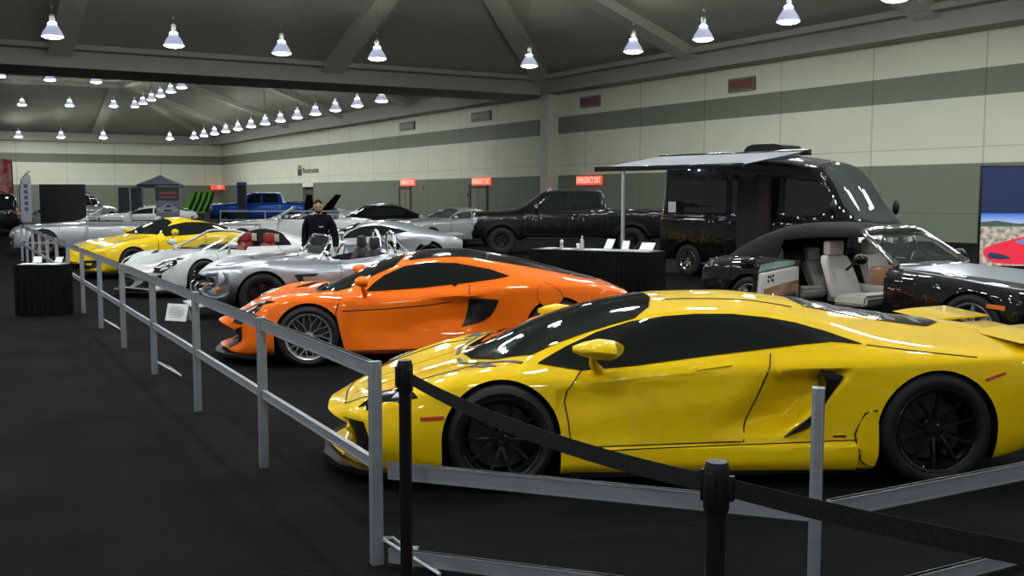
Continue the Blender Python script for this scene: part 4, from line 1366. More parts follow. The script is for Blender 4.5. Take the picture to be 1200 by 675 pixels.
def build_mc(name, pm, spider=False, doors_up=False, wheels=None, roof=True, detail=True, nx=130):
    cabin = None
    if spider or doors_up:
        cabin = [([(1.02, .60), (1.30, .72), (1.95, .74), (2.02, .60), (2.02, -.60), (1.95, -.74), (1.30, -.72), (1.02, -.60)], .40, 2.0), ([(.18, 0), (.22, .40), (.40, .70), (1.0, .80), (1.10, .74), (1.10, -.74), (1.0, -.80), (.40, -.70), (.22, -.40)], .775, 2.0), ([(1.0, .95), (1.99, .95), (1.99, -.95), (1.0, -.95)], .84, 2.0)]
    c = Car(name, MS, pm, arches=[(0, .322, .355, .58), (2.67, .335, .375, .56)], deform=mc_def, nx=nx, k=8 if detail else 5, smooth=3, cabin=cabin)
    c.res = .05 if detail else .09
    c.root.name = 'sports_car'
    wf, wr = wheels or (W_MC, W_MR)
    c.wheels([(0, .955, wf), (2.67, .975, wr)])
    g = M['glass']; r = .025 if detail else .06
    if spider or doors_up:
        screen_frame(c, .46, 1.12, .785, 1.13, .74, .58, pm, .024, bow=.26)
    else:
        c.panel('windscreen', [(.05, 0), (.10, .35), (.30, .66), (.92, .57), (1.04, .3), (1.06, 0), (1.04, -.3), (.92, -.57), (.30, -.66), (.10, -.35)], 'T', g, off=.006, res=r * 1.6)
        win = [(.60, .775), (.70, .865), (.81, .94), (1.03, 1.03), (1.27, 1.068), (1.58, 1.062), (1.95, .995), (2.15, .925), (1.97, .895), (1.70, .86), (1.2, .81), (.80, .785)]
        c.both('side_window', win, g, off=.007, res=r)
        if roof:
            c.panel('black_roof', [(1.08, .42), (1.10, .50), (1.55, .53), (2.1, .52), (2.9, .46), (3.22, .36), (3.25, 0), (3.22, -.36), (2.9, -.46), (2.1, -.52), (1.55, -.53), (1.10, -.50), (1.08, -.42), (1.10, 0)], 'T', M['gloss'], off=.007, res=.05)
            c.seams([('T', [(1.95, -.5), (2.0, 0), (1.95, .5)])], w=.014, name='roof_gap', off=.009)
        for ax in 'LR':
            c.seams([(ax, [(1.56, .83), (1.53, .95), (1.56, 1.06)])], w=.05, m=M['gloss'], name='window_pillar', off=.010)
    for ax in 'LR':
        c.panel('side_intake', [(1.70, .695), (1.86, .70), (2.01, .685), (1.985, .606), (1.93, .52), (1.86, .465), (1.74, .42), (1.62, .385), (1.665, .47), (1.69, .58)], ax, M['trim'], off=.008, res=.04)
        if not (spider or doors_up):
            c.panel('door', [(.345, .725), (.30, .62), (.285, .56), (.375, .17), (1.55, .175), (1.66, .45), (1.69, .70), (1.70, .80), (1.2, .79), (.60, .745)], ax, pm, off=.0022, thick=.004, res=.035)
        c.seams([(ax, [(.345, .75), (.30, .62), (.285, .56), (.33, .34), (.375, .155)]), (ax, [(.375, .165), (1.55, .168)]), (ax, [(1.70, .70), (1.71, .84)])], w=.009)
        c.seams([(ax, [(.35, .585), (.8, .60), (1.3, .635), (1.68, .685)])], w=.012, name='door_crease', m=M['gap'] if detail else pm, off=.003)
        c.panel('side_skirt', [(.40, .105), (.40, .150), (1.8, .165), (2.28, .20), (2.28, .13)], ax, M['gloss'], off=.012, res=.08)
        c.panel('headlamp', [(-.80, .45), (-.74, .55), (-.58, .655), (-.45, .68), (-.50, .60), (-.62, .52), (-.70, .44)], ax, M['gloss'], off=.006, res=.03)
        if detail:
            c.seams([(ax, [(-.70, .50), (-.62, .58), (-.53, .63)])], w=.022, m=M['lens'], name='running_light', off=.012)
            c.panel('fuel_flap', rounded([(2.52, .86), (2.64, .80), (2.72, .70), (2.64, .62), (2.52, .60), (2.44, .68), (2.44, .80)], 2), ax, pm, off=.003, thick=.004, res=.03)
            c.seams([(ax, rounded([(2.52, .86), (2.64, .80), (2.72, .70), (2.64, .62), (2.52, .60), (2.44, .68), (2.44, .80)], 2))], w=.006, name='flap_gap')
    for s in (-1, 1):
        c.panel('headlamp', [(-.74, s * .56), (-.44, s * .82), (-.34, s * .86), (-.50, s * .66), (-.60, s * .56)], 'T', M['gloss'], off=.006, res=.04)
        c.panel('headlamp_lens', [(-.60, s * .66), (-.46, s * .79), (-.44, s * .76), (-.56, s * .64)], 'T', M['lens'], off=.014, res=.04)
        c.panel('bumper_intake', [(s * .10, .17), (s * .16, .28), (s * .50, .34), (s * .70, .42), (s * .66, .26), (s * .50, .17)], 'F', M['trim'], off=.008, res=.05)
        c.panel('hood_vent', [(-.20, s * .48), (.02, s * .66), (.12, s * .68), (-.05, s * .48)], 'T', M['gloss'], off=.005, res=.04)
        c.panel('tail_lamp', [(s * .40, .66), (s * .50, .70), (s * .78, .66), (s * .70, .60)], 'B', M['red'], off=.02, res=.1)
    bm = bmesh.new(); prism(bm, [(-1.05, 0), (-1.02, -.35), (-.88, -.62), (-.62, -.82), (-.45, -.88), (-.45, .88), (-.62, .82), (-.88, .62), (-1.02, .35)], .085, .115, 'z'); fixn(bm)
    link('front_splitter', bm, M['trim'], c.root)
    c.panel('tail_panel', [(-.78, .46), (-.76, .66), (.76, .66), (.78, .46)], 'B', M['trim'], off=.01, res=.12)
    if not roof:
      bm = bmesh.new(); prism(bm, [(3.22, .80), (3.58, .83), (3.60, .86), (3.40, .85), (3.22, .83)], -.72, .72, 'y'); fixn(bm); link('rear_wing', bm, M['gloss'] if roof else pm, c.root, 40)
    for s in (-1, 1):
        bm = bmesh.new()
        bmesh.ops.create_uvsphere(bm, u_segments=16, v_segments=10, radius=1.0, matrix=Matrix.Translation((.58, s * .99, .90)) @ Matrix.Diagonal((.10, .11, .06, 1)))
        for v in bm.verts:
            if v.co.x > .62: v.co.x = .62
        mi = link('door_mirror', bm, pm, c.root, 50)
        bm = bmesh.new(); tube(bm, [(.60, s * .84, .745), (.57, s * .88, .82), (.57, s * .94, .86)], [.034, .024, .02], 8); fixn(bm); link('mirror_stalk', bm, pm, mi, 60)
    if spider or doors_up:
        for y in (-.37, .37): seat(c.root, 1.62, y, .34, M['redl'] if spider else M['blackl'], .46, .22)
        steering(c.root, 1.16, -.37, .74, .16)
        for s in (-1, 1):
            bm = bmesh.new(); prism(bm, [(2.0, .86), (2.02, 1.08), (2.3, 1.03), (2.9, .92), (2.9, .86)], s * .36 - .14, s * .36 + .14, 'y'); fixn(bm)
            bmesh.ops.bevel(bm, geom=list(bm.edges), offset=.035, segments=2, affect='EDGES')
            link('buttress', bm, pm, c.root, 50)
    if doors_up:
        for s in (-1, 1):
            bm = bmesh.new()
            poly = [(.9, .0), (1.9, .0), (2.05, .55), (1.3, 1.15), (.9, .5)]
            prism(bm, [(.75, .0), (1.1, -.05), (1.45, .55), (1.62, 1.35), (1.30, 1.40), (.95, .65)], -.03, .03, 'y')
            fixn(bm)
            o = link('door', bm, M['gloss'], c.root, 30)
            o.location = (0, s * 1.05, .80); o.rotation_euler = (R(-42 * s), R(0), 0)
    return c

orange = build_mc('orange', M['orange'])
orange.place((-2.2799, 11.7789), 9.0, 'orange mid-engined coupe with a black roof and silver multi-spoke wheels', 'car')
spider = build_mc('spider', M['white'], spider=True, wheels=(WHEEL_SPIDER, WHEEL_SPIDER), roof=False)
spider.place((-6.225, 19.25), 50, 'white open-top supercar with red seats, its nose turned to the barrier', 'car')
updoor = build_mc('updoor', M['white'], doors_up=True, wheels=(WHEEL_SPIDER, WHEEL_SPIDER), roof=False, detail=False, nx=70)
updoor.place((-11.7, 57.5), 34, 'white supercar far behind the standing man with both dark doors raised', 'car')
silv = build_mc('silv', M['silver'], wheels=(WHEEL_SPIDER, WHEEL_SPIDER), roof=False, detail=True, nx=90)
silv.place((-4.80, 25.6), 12, 'silver low supercar with a rear wing, beyond the polished metal roadster', 'car')

# ------------------------------------------------------------------ rear-engined yellow coupe
W_PO = make_wheel(0.330, 0.245, 0.24, M['rimk'], 10, 'straight', 0.016)
W_DK = make_wheel(0.345, 0.25, 0.24, M['rimk'], 7, 'y', 0.016)
W_SV = make_wheel(0.350, 0.26, 0.24, M['rims'], 7, 'y', 0.018)
W_BZ = make_wheel(0.385, 0.28, 0.25, M['rimb'], 11, 'straight', 0.026)
W_TR = make_wheel(0.415, 0.225, 0.31, M['rimk'], 8, 'straight', 0.03, tread=True)
W_VN = make_wheel(0.355, 0.215, 0.24, M['chrome'], 8, 'disc', 0.022)

def std_lamps(c, zf, yf, w, h, zr, grille=None, xw=None, rearw=.16):
    for s in (-1, 1):
        c.panel('headlamp', rounded([(s * (yf - w), zf - h), (s * (yf + w), zf - h * .8), (s * (yf + w), zf + h), (s * (yf - w), zf + h * .8)], 3), 'F', M['lens'], off=.012, res=.06)
        c.panel('tail_lamp', [(s * (yf - rearw), zr - .05), (s * (yf + rearw * .8), zr - .05), (s * (yf + rearw * .8), zr + .06), (s * (yf - rearw), zr + .05)], 'B', M['red'], off=.012, res=.08)
    if grille:
        c.panel('grille', grille, 'F', M['trim'], off=.010, res=.07)

PG = G(-.98, 3.42, .925, [(-.98, .46), (-.85, .60), (-.4, .76), (.1, .86), (.62, .95), (1.25, 1.25), (1.6, 1.298), (2.0, 1.27), (2.8, 1.03), (3.2, .90), (3.42, .68)],
       [(-.98, .42), (-.85, .54), (-.45, .76), (0, .83), (.6, .86), (1.5, .88), (2.35, .93), (2.9, .88), (3.42, .62)], .60, 1.30, 1.75, 2.95, zb=.15, rw=.50, taper=.72, plan=.30, roofdrop=.085)
c = Car('sports_car', PG.secs, M['yellow2'], arches=[(0, .33, .365, .6), (2.45, .335, .375, .56)], nx=100, k=6)
c.wheels([(0, .91, W_PO), (2.45, .93, W_PO)])
PG.windows(c, M['glass'], rear=True, x0=.86, x1=2.62, hi=.02)
for s in (-1, 1):
    c.panel('headlamp', rounded([(-.62, s * .60), (-.48, s * .74), (-.30, s * .76), (-.22, s * .66), (-.34, s * .56), (-.52, s * .52)], 3), 'T', M['lens'], off=.012, res=.05)
    c.panel('bumper_intake', [(s * .38, .22), (s * .36, .40), (s * .72, .42), (s * .74, .26)], 'F', M['trim'], off=.01, res=.06)
    c.panel('tail_lamp', [(s * .45, .70), (s * .5, .76), (s * .8, .72), (s * .78, .66)], 'B', M['red'], off=.015, res=.1)
c.panel('bumper_intake', [(-.28, .22), (-.30, .34), (.30, .34), (.28, .22)], 'F', M['trim'], off=.01, res=.06)
c.bothseams([[(.62, .86), (.60, .55), (.68, .20), (1.70, .20), (1.80, .50), (1.86, .88)]], w=.010)
c.seams([('T', [(-.85, s * .40), (-.2, s * .58), (.5, s * .66)]) for s in (-1, 1)], w=.010, name='bonnet_gap')
c.panel('front_lip', [(-.7, .14), (-.7, .18), (.7, .18), (.7, .14)], 'F', M['trim'], off=.03, thick=.05, res=.08)
mirror(c, .98, 1.0, .98, M['yellow2'])
c.place((-8.94, 23.30), 50, 'bright yellow rear-engined coupe parked beyond the white open supercar', 'car')

# ------------------------------------------------------------------ polished roadster
CS = [
 (-.78, [(0, .40), (.22, .40, .06), (.36, .42, .14), (.44, .50, .20), (.40, .58, .16), (.30, .61, .08), (.16, .63, .02), (0, .635)]),
 (-.70, [(0, .30), (.34, .30, .04), (.56, .36, .14), (.66, .50, .18), (.60, .63, .12), (.44, .66, .04), (.22, .69, .01), (0, .70)]),
 (-.50, [(0, .22), (.45, .22, .02), (.70, .32, .05), (.80, .50, .05), (.76, .70, .03), (.60, .755), (.30, .745), (0, .755)]),
 (-.25, [(0, .18), (.50, .18), (.76, .30), (.84, .50), (.82, .74), (.66, .825), (.36, .785), (0, .80)]),
 (.05, [(0, .16), (.55, .16), (.78, .28), (.855, .50), (.83, .765), (.68, .86), (.40, .82), (0, .85)]),
 (.40, [(0, .15), (.58, .15), (.76, .24), (.82, .46), (.80, .72), (.66, .84), (.40, .865), (0, .895)]),
 (.80, [(0, .15), (.60, .15), (.76, .24), (.78, .46), (.76, .68), (.64, .82), (.40, .89), (0, .92)]),
 (1.20, [(0, .15), (.60, .15), (.76, .24), (.77, .46), (.755, .67), (.66, .79), (.42, .85), (0, .88)]),
 (1.65, [(0, .15), (.60, .15), (.77, .25), (.79, .48), (.79, .72), (.68, .83), (.42, .87), (0, .885)]),
 (2.05, [(0, .16), (.60, .17), (.80, .30), (.86, .52), (.855, .80), (.72, .90), (.42, .90), (0, .91)]),
 (2.35, [(0, .17), (.60, .19), (.80, .32), (.88, .54), (.865, .81), (.72, .91), (.40, .895), (0, .90)]),
 (2.75, [(0, .22), (.55, .24), (.76, .38), (.83, .56), (.80, .76), (.66, .845), (.36, .845), (0, .85)]),
 (3.05, [(0, .34), (.45, .36, -.04), (.62, .44, -.10), (.68, .56, -.12), (.64, .69, -.10), (.52, .745, -.05), (.28, .76, -.01), (0, .765)]),
 (3.16, [(0, .46), (.30, .47, -.08), (.44, .51, -.14), (.48, .57, -.16), (.44, .64, -.13), (.34, .67, -.07), (.18, .685, -.02), (0, .69)]),
]
W_CB = make_wheel(0.335, 0.225, 0.25, M['rimk'], 6, 'disc', 0.030)
c = Car('roadster', CS, M['brushed'], arches=[(0, .335, .375, .52), (2.29, .335, .39, .50)], cabin=[([(1.12, .52), (1.30, .60), (1.85, .60), (2.0, .48), (2.0, -.48), (1.85, -.60), (1.30, -.60), (1.12, -.52)], .30, 2.0)], nx=120, k=7)
c.wheels([(0, .835, W_CB), (2.29, .86, W_CB)])
c.panel('nose_opening', rounded([(-.27, .50), (-.22, .41), (0, .385), (.22, .41), (.27, .50), (.20, .585), (0, .605), (-.20, .585)], 3), 'F', M['trim'], off=.010, res=.05)
for s in (-1, 1):
    bm = bmesh.new(); lathe(bm, [(0.0, -.60), (.05, -.597), (.085, -.585), (.098, -.56), (.105, -.55), (.105, -.52), (.0, -.52)], 24, 'x', (0, s * .60, .615)); fixn(bm)
    link('headlamp', bm, M['lens'], c.root, 50)
    bm = bmesh.new(); bmesh.ops.create_uvsphere(bm, u_segments=12, v_segments=8, radius=.04, matrix=Matrix.Translation((-.60, s * .62, .44))); link('indicator', bm, M['amber'], c.root, 50)
    bm = bmesh.new(); tube(bm, [(-.86, s * .22, .30), (-.86, s * .22, .48), (-.80, s * .22, .54)], .018, 8); tube(bm, [(-.80, s * .22, .50), (-.60, s * .26, .50)], .014, 6); link('overrider', bm, M['chrome'], c.root, 60)
for ax in 'LR':
    c.panel('side_vent', [(.47, .635), (.85, .64), (.80, .60), (.63, .585), (.66, .44), (.60, .42), (.53, .54)], ax, M['trim'], off=.006, res=.03)
    c.panel('side_vent_inner', [(.60, .60), (.74, .595), (.68, .52), (.66, .46), (.62, .50)], ax, M['brushed'], off=.009, res=.03)
    c.seams([(ax, [(1.20, .80), (1.19, .40), (1.25, .30), (1.80, .32), (1.84, .82)])], w=.008)
    bm = bmesh.new(); s = -1 if ax == 'L' else 1
    tube(bm, [(.80, s * .86, .24), (1.2, s * .92, .22), (2.0, s * .93, .22)], [.035, .045, .05], 12); fixn(bm); link('side_pipe', bm, M['chrome'], c.root, 60)
    bm = bmesh.new()
    P = [(2.12, s * .38 - .20, .84), (2.10, s * .38 - .20, 1.08), (2.10, s * .38 - .12, 1.20), (2.10, s * .38, 1.235), (2.10, s * .38 + .12, 1.20), (2.10, s * .38 + .20, 1.08), (2.12, s * .38 + .20, .84)]
    tube(bm, P, .024, 10); tube(bm, [(2.10, s * .38, 1.22), (2.42, s * .38, .88)], .02, 8); fixn(bm); link('roll_hoop', bm, M['chrome'], c.root, 60)
    seat(c.root, 1.62, s * .34, .36, M['blackl'], .52, .21)
c.seams([('T', [(-.45, .30), (.65, .36), (.70, 0), (.65, -.36), (-.45, -.30), (-.52, 0), (-.45, .30)])], w=.008, name='bonnet_gap')
bm = bmesh.new(); prism(bm, [(0, .82), (.02, .88), (.10, .905), (.50, .93), (.50, .86)], -.17, .17, 'y'); fixn(bm); bmesh.ops.bevel(bm, geom=list(bm.edges), offset=.015, segments=2, affect='EDGES'); link('bonnet_scoop', bm, M['brushed'], c.root, 50)
screen_frame(c, .90, 1.10, .84, 1.19, .64, .56, M['chrome'], .016, bow=.10)
steering(c.root, 1.30, -.32, .88, .17)
bm = bmesh.new(); prism(bm, [(-.72, .19), (-.95, .17), (-.95, .19), (-.72, .22)], -.50, .50, 'y'); fixn(bm); link('front_splitter', bm, M['white'], c.root)
mirror(c, .98, .74, .92, M['chrome'], .06, .05, .10, .04)
c.place((-3.979, 15.897), 25, 'polished bare-metal open roadster with twin roll hoops beside the orange coupe', 'car')

# ------------------------------------------------------------------ convertibles seen beyond the barrier
def convertible(pm, label, loc, deg, W=.95, wheels=W_SV, hw=.345, top_up=False, interior=None, detail=True, hz=0.0):
    g = G(-1.12, 4.35, W, [(-1.12, .66), (-1.0, .84 + hz), (0, .95 + hz), (.9, 1.02), (1.3, 1.04), (2.6, 1.03), (3.3, 1.06), (4.2, 1.0), (4.35, .86)],
          [(-1.12, .62), (-1.0, .76), (-.5, .88), (0, .90), (.9, .95), (2.5, .97), (3.2, 1.0), (4.2, .93), (4.35, .78)], .9, 1.4, 2.8, 3.2, zb=.20, rw=.62, taper=.80, plan=.20, roofdrop=.0)
    c = Car('convertible', g.secs, pm, arches=[(0, hw, hw + .035, .6), (3.11, hw, hw + .035, .6)], cabin=[([(1.15, .66), (1.35, .74), (3.05, .74), (3.2, .60), (3.2, -.60), (3.05, -.74), (1.35, -.74), (1.15, -.66)], .40, 2.0)], cabin_mat=M['blackl'], nx=90, k=6)
    c.wheels([(0, W - .02, wheels), (3.11, W - .02, wheels)])
    screen_frame(c, 1.0, 1.62, 1.02, 1.42, .70, .60, M['white'] if pm is not M['black'] else M['chrome'], .022, bow=.2)
    for y in (-.38, .38):
        seat(c.root, 2.05, y, .45, interior or M['tan'], .50, .25); seat(c.root, 2.95, y, .45, interior or M['tan'], .42, .25)
    steering(c.root, 1.45, -.38, .95, .18)
    std_lamps(c, .66, .66, .14, .07, .74, [(-.34, .40), (-.36, .80), (.36, .80), (.34, .40)])
    for s in (-1, 1): c.panel('bumper_intake', [(s * .45, .28), (s * .45, .42), (s * .80, .42), (s * .80, .28)], 'F', M['trim'], off=.01, res=.07)
    for ax in 'LR':
        c.panel('corner_intake', [(-.66, .34), (-.62, .44), (-.46, .44), (-.44, .34)], ax, M['trim'], off=.008, res=.05)
    c.bothseams([[(1.2, .96), (1.15, .5), (1.25, .26), (2.65, .26), (2.75, .5), (2.78, .97)], [(.45, .92), (.44, .75)]], w=.014)
    c.bothseams([[(-.5, .80), (1.0, .86), (3.0, .88), (4.1, .84)]], w=.012, m=pm, name='waist_crease', off=.012)
    mirror(c, 1.25, 1.02, 1.05, pm)
    return c.place(loc, deg, label, 'car')
convertible(M['silver'], 'silver open convertible with bronze wheels behind the barrier at the far left', (-14.25, 32.2), 14, wheels=W_BZ, hw=.385)
convertible(M['white'], 'pale open convertible passing behind the yellow coupe and the standing man', (-9.0, 35.4), 6, wheels=W_SV, interior=M['tan'])

# ------------------------------------------------------------------ coupes further back
def coupe(pm, label, loc, deg, W=.93, roof=1.38, name='coupe', wheels=W_DK, glass=None, wb=2.72, fast=False, detail=True):
    g = G(-.90, wb + 1.05, W, [(-.90, .70), (-.80, .88), (0, .98), (.75, 1.04), (1.55, roof - .04), (2.0, roof), (2.5, roof - .03), (wb + (.75 if fast else .4), 1.12), (wb + .95, 1.06), (wb + 1.05, .9)],
          [(-.90, .66), (-.80, .78), (-.3, .92), (.7, .95), (2.0, .98), (wb, 1.02), (wb + .95, .98), (wb + 1.05, .8)], .75, 1.55, 2.5, wb + (.75 if fast else .45), zb=.20, rw=.56, taper=.82, plan=.18)
    c = Car(name, g.secs, pm, arches=[(0, .345, .385, .6), (wb, .345, .385, .6)], nx=80, k=5)
    c.root.name = name
    c.wheels([(0, W - .02, wheels), (wb, W - .01, wheels)])
    g.windows(c, glass or M['glass'], split=[1.95], x0=1.0, x1=wb + .2, res=.08, off=.012)
    std_lamps(c, .70, .64, .13, .06, .82, [(-.48, .62), (-.50, .78), (.50, .78), (.48, .62)])
    c.panel('bumper_intake', [(-.62, .26), (-.60, .44), (.60, .44), (.62, .26)], 'F', M['trim'], off=.01, res=.08)
    c.bothseams([[(.85, .94), (.80, .5), (.9, .26), (1.95, .26), (2.0, .5), (2.0, .97)]], w=.014)
    c.bothseams([[(-.6, .76), (1.0, .82), (3.4, .88)]], w=.012, m=pm, name='waist_crease', off=.012)
    c.seams([('T', [(-.7, s * .6), (.6, s * .68)]) for s in (-1, 1)], w=.012, name='bonnet_gap')
    mirror(c, 1.0, 1.0, 1.04, pm)
    c.place(loc, deg, label, 'car')
    return c
coupe(M['blackm'], 'black coupe seen beyond the silver winged supercar, below the farther grey wall door', (-7.1, 40.3), 10, roof=1.50, fast=True)
mus = coupe(M['greywhite'], 'grey-white muscle coupe with a paper in its windscreen, left of the black pickup', (-3.35, 36.3), 42, W=.95, glass=M['glass2'])
boxo('window_card', (1.30, 1.33, .10, .36, 1.10, 1.28), M['paper'], mus.root)
coupe(M['white'], 'white coupe with dark side windows behind the poster stand', (-18.0, 47.0), 10, fast=True)
coupe(M['silver'], 'silver saloon at the far left, mostly behind the black display board', (-24.0, 51.0), 12)

# ------------------------------------------------------------------ pickups
def pickup(pm, label, loc, deg, wheels=W_TR, dark=False, nx=110, wb=3.95):
    xr = wb + 1.15
    g = G(-1.0, xr, 1.02, [(-1.0, 1.16), (-.90, 1.28), (.2, 1.36), (.62, 1.44), (1.35, 1.93), (1.8, 1.99), (3.0, 1.97), (3.12, 1.93), (3.24, 1.42), (3.4, 1.41), (xr - .05, 1.41), (xr, 1.36)],
          [(-1.0, 1.10), (-.90, 1.20), (.2, 1.27), (.7, 1.30), (3.0, 1.34), (3.24, 1.36), (xr, 1.34)], .62, 1.40, 3.0, 3.26, zb=.48, rw=.64, taper=.93, plan=.14, nose=.05, tail=.05, rd=.03, mid=(3.05, 3.14, 3.20, 3.30))
    c = Car('pickup_truck', g.secs, pm, arches=[(0, .42, .50, .6), (wb, .42, .50, .6)], cabin=[([(3.42, .86), (xr - .10, .86), (xr - .10, -.86), (3.42, -.86)], .85, 2.2)], cabin_mat=M['trim'], nx=nx, k=6, smooth=1)
    c.wheels([(0, .99, wheels), (wb, .99, wheels)])
    gl = M['glass']
    c.both('side_window', [(1.02, 1.36), (1.16, 1.50), (1.50, 1.80), (1.62, 1.84), (2.00, 1.86), (2.00, 1.38)], gl, off=.008, res=.05)
    c.both('side_window', [(2.10, 1.38), (2.10, 1.86), (2.86, 1.85), (2.98, 1.78), (3.02, 1.40)], gl, off=.008, res=.05)
    c.panel('windscreen', [(.62, 0), (.70, .45), (.84, .72), (1.36, .58), (1.40, 0), (1.36, -.58), (.84, -.72), (.70, -.45)], 'T', gl, off=.008, res=.06)
    c.panel('grille', [(-.66, .74), (-.68, 1.10), (.68, 1.10), (.66, .74)], 'F', M['trim'], off=.02, res=.1)
    c.panel('grille_bar', [(-.5, .88), (-.5, .96), (.5, .96), (.5, .88)], 'F', M['blackm'], off=.04, res=.1)
    c.panel('bumper', [(-.86, .50), (-.90, .70), (.90, .70), (.86, .50)], 'F', M['trim'], off=.09, thick=.02, res=.1)
    c.panel('skid_plate', [(-.4, .40), (-.4, .52), (.4, .52), (.4, .40)], 'F', M['rims'], off=.06, thick=.03, res=.1)
    for s in (-1, 1):
        c.panel('headlamp', [(s * .66, .86), (s * .66, 1.12), (s * .90, 1.12), (s * .92, .90)], 'F', M['lens'], off=.02, res=.08)
        c.panel('tail_lamp', [(s * .80, .90), (s * .80, 1.28), (s * .94, 1.28), (s * .94, .90)], 'B', M['red'], off=.02, res=.1)
        ax = 'L' if s < 0 else 'R'
        c.panel('headlamp', [(-.93, .92), (-.93, 1.12), (-.72, 1.14), (-.76, .98)], ax, M['lens'], off=.012, res=.06)
        for xa in (0, wb):      # wide dark arch flares
            R0, R1 = .50, .62
            poly = [(xa + R1 * math.cos(a), .42 + R1 * .98 * math.sin(a)) for a in np.linspace(0.05, PI - .05, 13)] + [(xa + R0 * math.cos(a), .42 + R0 * math.sin(a)) for a in np.linspace(PI - .05, .05, 13)]
            c.panel('arch_flare', poly, ax, M['trim'] if pm is not M['blue'] else pm, off=.05, thick=.04, res=.08)
        c.seams([(ax, [(.72, 1.29), (.70, .62), (1.98, .60), (2.05, 1.0), (2.05, 1.36)]), (ax, [(2.05, 1.0), (2.05, .60), (2.95, .62), (3.08, .95), (3.10, 1.36)]), (ax, [(3.22, 1.34), (3.22, .56)])], w=.014)
        c.seams([(ax, [(1.66, 1.14), (1.90, 1.14)]), (ax, [(2.74, 1.14), (2.96, 1.14)])], w=.045, name='door_handle', m=M['trim'], off=.03)
        boxo('running_board', (.75, 3.1, s * 1.0 - .09, s * 1.0 + .09, .46, .52), M['trim'], c.root, bev=.02)
        c.seams([(ax, [(.6, .78), (3.2, .80)])], w=.02, name='body_crease', m=pm, off=.012)
    mirror(c, 1.05, 1.16, 1.40, M['gloss'], .10, .15, .14)
    for i in range(5):
        boxo('roof_marker_lamp', (1.44, 1.54, -.5 + i * .25 - .04, -.5 + i * .25 + .04, 1.955, 1.99), M['amber'] if i % 2 else M['lens'], c.root, bev=.01)
    c.place(loc, deg, label, 'pickup truck')
    return c
pickup(M['blackm'], 'matt black off-road pickup in front of the wall column, with chunky tyres', (-.312, 32.80), 0)
blue = pickup(M['blue'], 'bright blue pickup far behind, beyond the white supercar with raised doors', (-16.8, 62.0), 6, nx=80)
# load cover and tool box in the blue bed
boxo('tailgate', (5.06, 5.12, -.86, .86, .80, 1.36), M['trim'], blue.root)
boxo('bed_cover', (3.5, 5.02, -.88, .88, 1.40, 1.46), M['blackm'], blue.root, bev=.02)

# ------------------------------------------------------------------ black luxury convertible with open rear-hinged door
g = G(-.88, 4.30, .95, [(-.88, .62), (-.80, .80), (-.3, .90), (.3, .955), (.95, .99), (1.4, 1.0), (2.6, 1.0), (3.3, 1.02), (3.9, .985), (4.2, .92), (4.30, .78)],
      [(-.88, .56), (-.80, .70), (-.4, .81), (0, .86), (.9, .92), (2.5, .95), (3.3, .97), (4.1, .86), (4.30, .68)], .92, 1.4, 2.8, 3.2, zb=.20, rw=.62, taper=.80, plan=.22, roofdrop=.0)
c = Car('convertible', g.secs, M['black'], arches=[(0, .365, .40, .6), (3.11, .365, .40, .6)],
        cabin=[([(1.15, .68), (1.35, .76), (3.0, .76), (3.15, .62), (3.15, -.62), (3.0, -.76), (1.35, -.76), (1.15, -.68)], .36, 2.0)], cabin_mat=M['blackl'], nx=130, k=7)
# door aperture on the side facing the camera
bm = bmesh.new(); prism(bm, [(1.10, .34), (1.06, .60), (1.12, 1.4), (2.42, 1.4), (2.42, .50), (2.32, .34)], .55, 1.4, 'y', 1)
M['_cabin'] = M['blackl']
me = boolean_cut(c.body.data, bm); shade(me, 38); c.body.data = me
W_RR = make_wheel(0.365, 0.27, 0.26, M['rims'], 7, 'disc', 0.03)
c.wheels([(0, .935, W_RR), (3.11, .935, W_RR)])
c.panel('bonnet', [(-.72, 0), (-.70, .40), (-.55, .60), (.55, .70), (1.0, .74), (1.02, .5), (.90, .25), (.88, 0), (.90, -.25), (1.02, -.5), (1.0, -.74), (.55, -.70), (-.55, -.60), (-.70, -.40)], 'T', M['hood'], off=.006, res=.045)
bm = bmesh.new(); tube(bm, [(-.84, -.26, .84), (-.84, .26, .84)], .02, 8); link('grille_top', bm, M['chrome'], c.root, 60)
c.panel('grille', [(-.34, .34), (-.34, .80), (.34, .80), (.34, .34)], 'F', M['chrome'], off=.03, thick=.04, res=.06)
for i in range(11): c.panel('grille_slat', [(-.31 + i * .058, .38), (-.31 + i * .058, .77), (-.285 + i * .058, .77), (-.285 + i * .058, .38)], 'F', M['trim'], off=.036, res=.1)
for s in (-1, 1):
    c.panel('headlamp', [(s * .48, .58), (s * .48, .68), (s * .78, .68), (s * .78, .59)], 'F', M['lens'], off=.012, res=.05)
    c.panel('tail_lamp', [(s * .62, .56), (s * .62, .78), (s * .76, .78), (s * .76, .56)], 'B', M['red'], off=.012, res=.06)
    ax = 'L' if s < 0 else 'R'
    c.panel('side_marker', [(-.40, .585), (-.40, .635), (-.20, .645), (-.20, .60)], ax, M['amber'], off=.01, res=.05)
    c.seams([(ax, [(-.55, .80), (.2, .88), (.92, .935)])], w=.03, m=M['hood'], name='coach_line', off=.006)
    c.seams([(ax, [(.45, .90), (.50, .62), (.52, .40)])], w=.010)
    c.seams([(ax, [(.95, .955), (1.12, .965)])], w=.035, m=M['chrome'], name='belt_moulding', off=.02)
c.seams([('R', [(2.42, .965), (3.2, .985), (4.1, .91)])], w=.022, m=M['chrome'], name='belt_moulding', off=.012)
c.seams([('L', [(1.1, .955), (3.2, .985), (4.1, .91)])], w=.022, m=M['chrome'], name='belt_moulding', off=.012)
screen_frame(c, 1.02, 1.62, .97, 1.385, .735, .60, M['chrome'], .034, bow=.20)
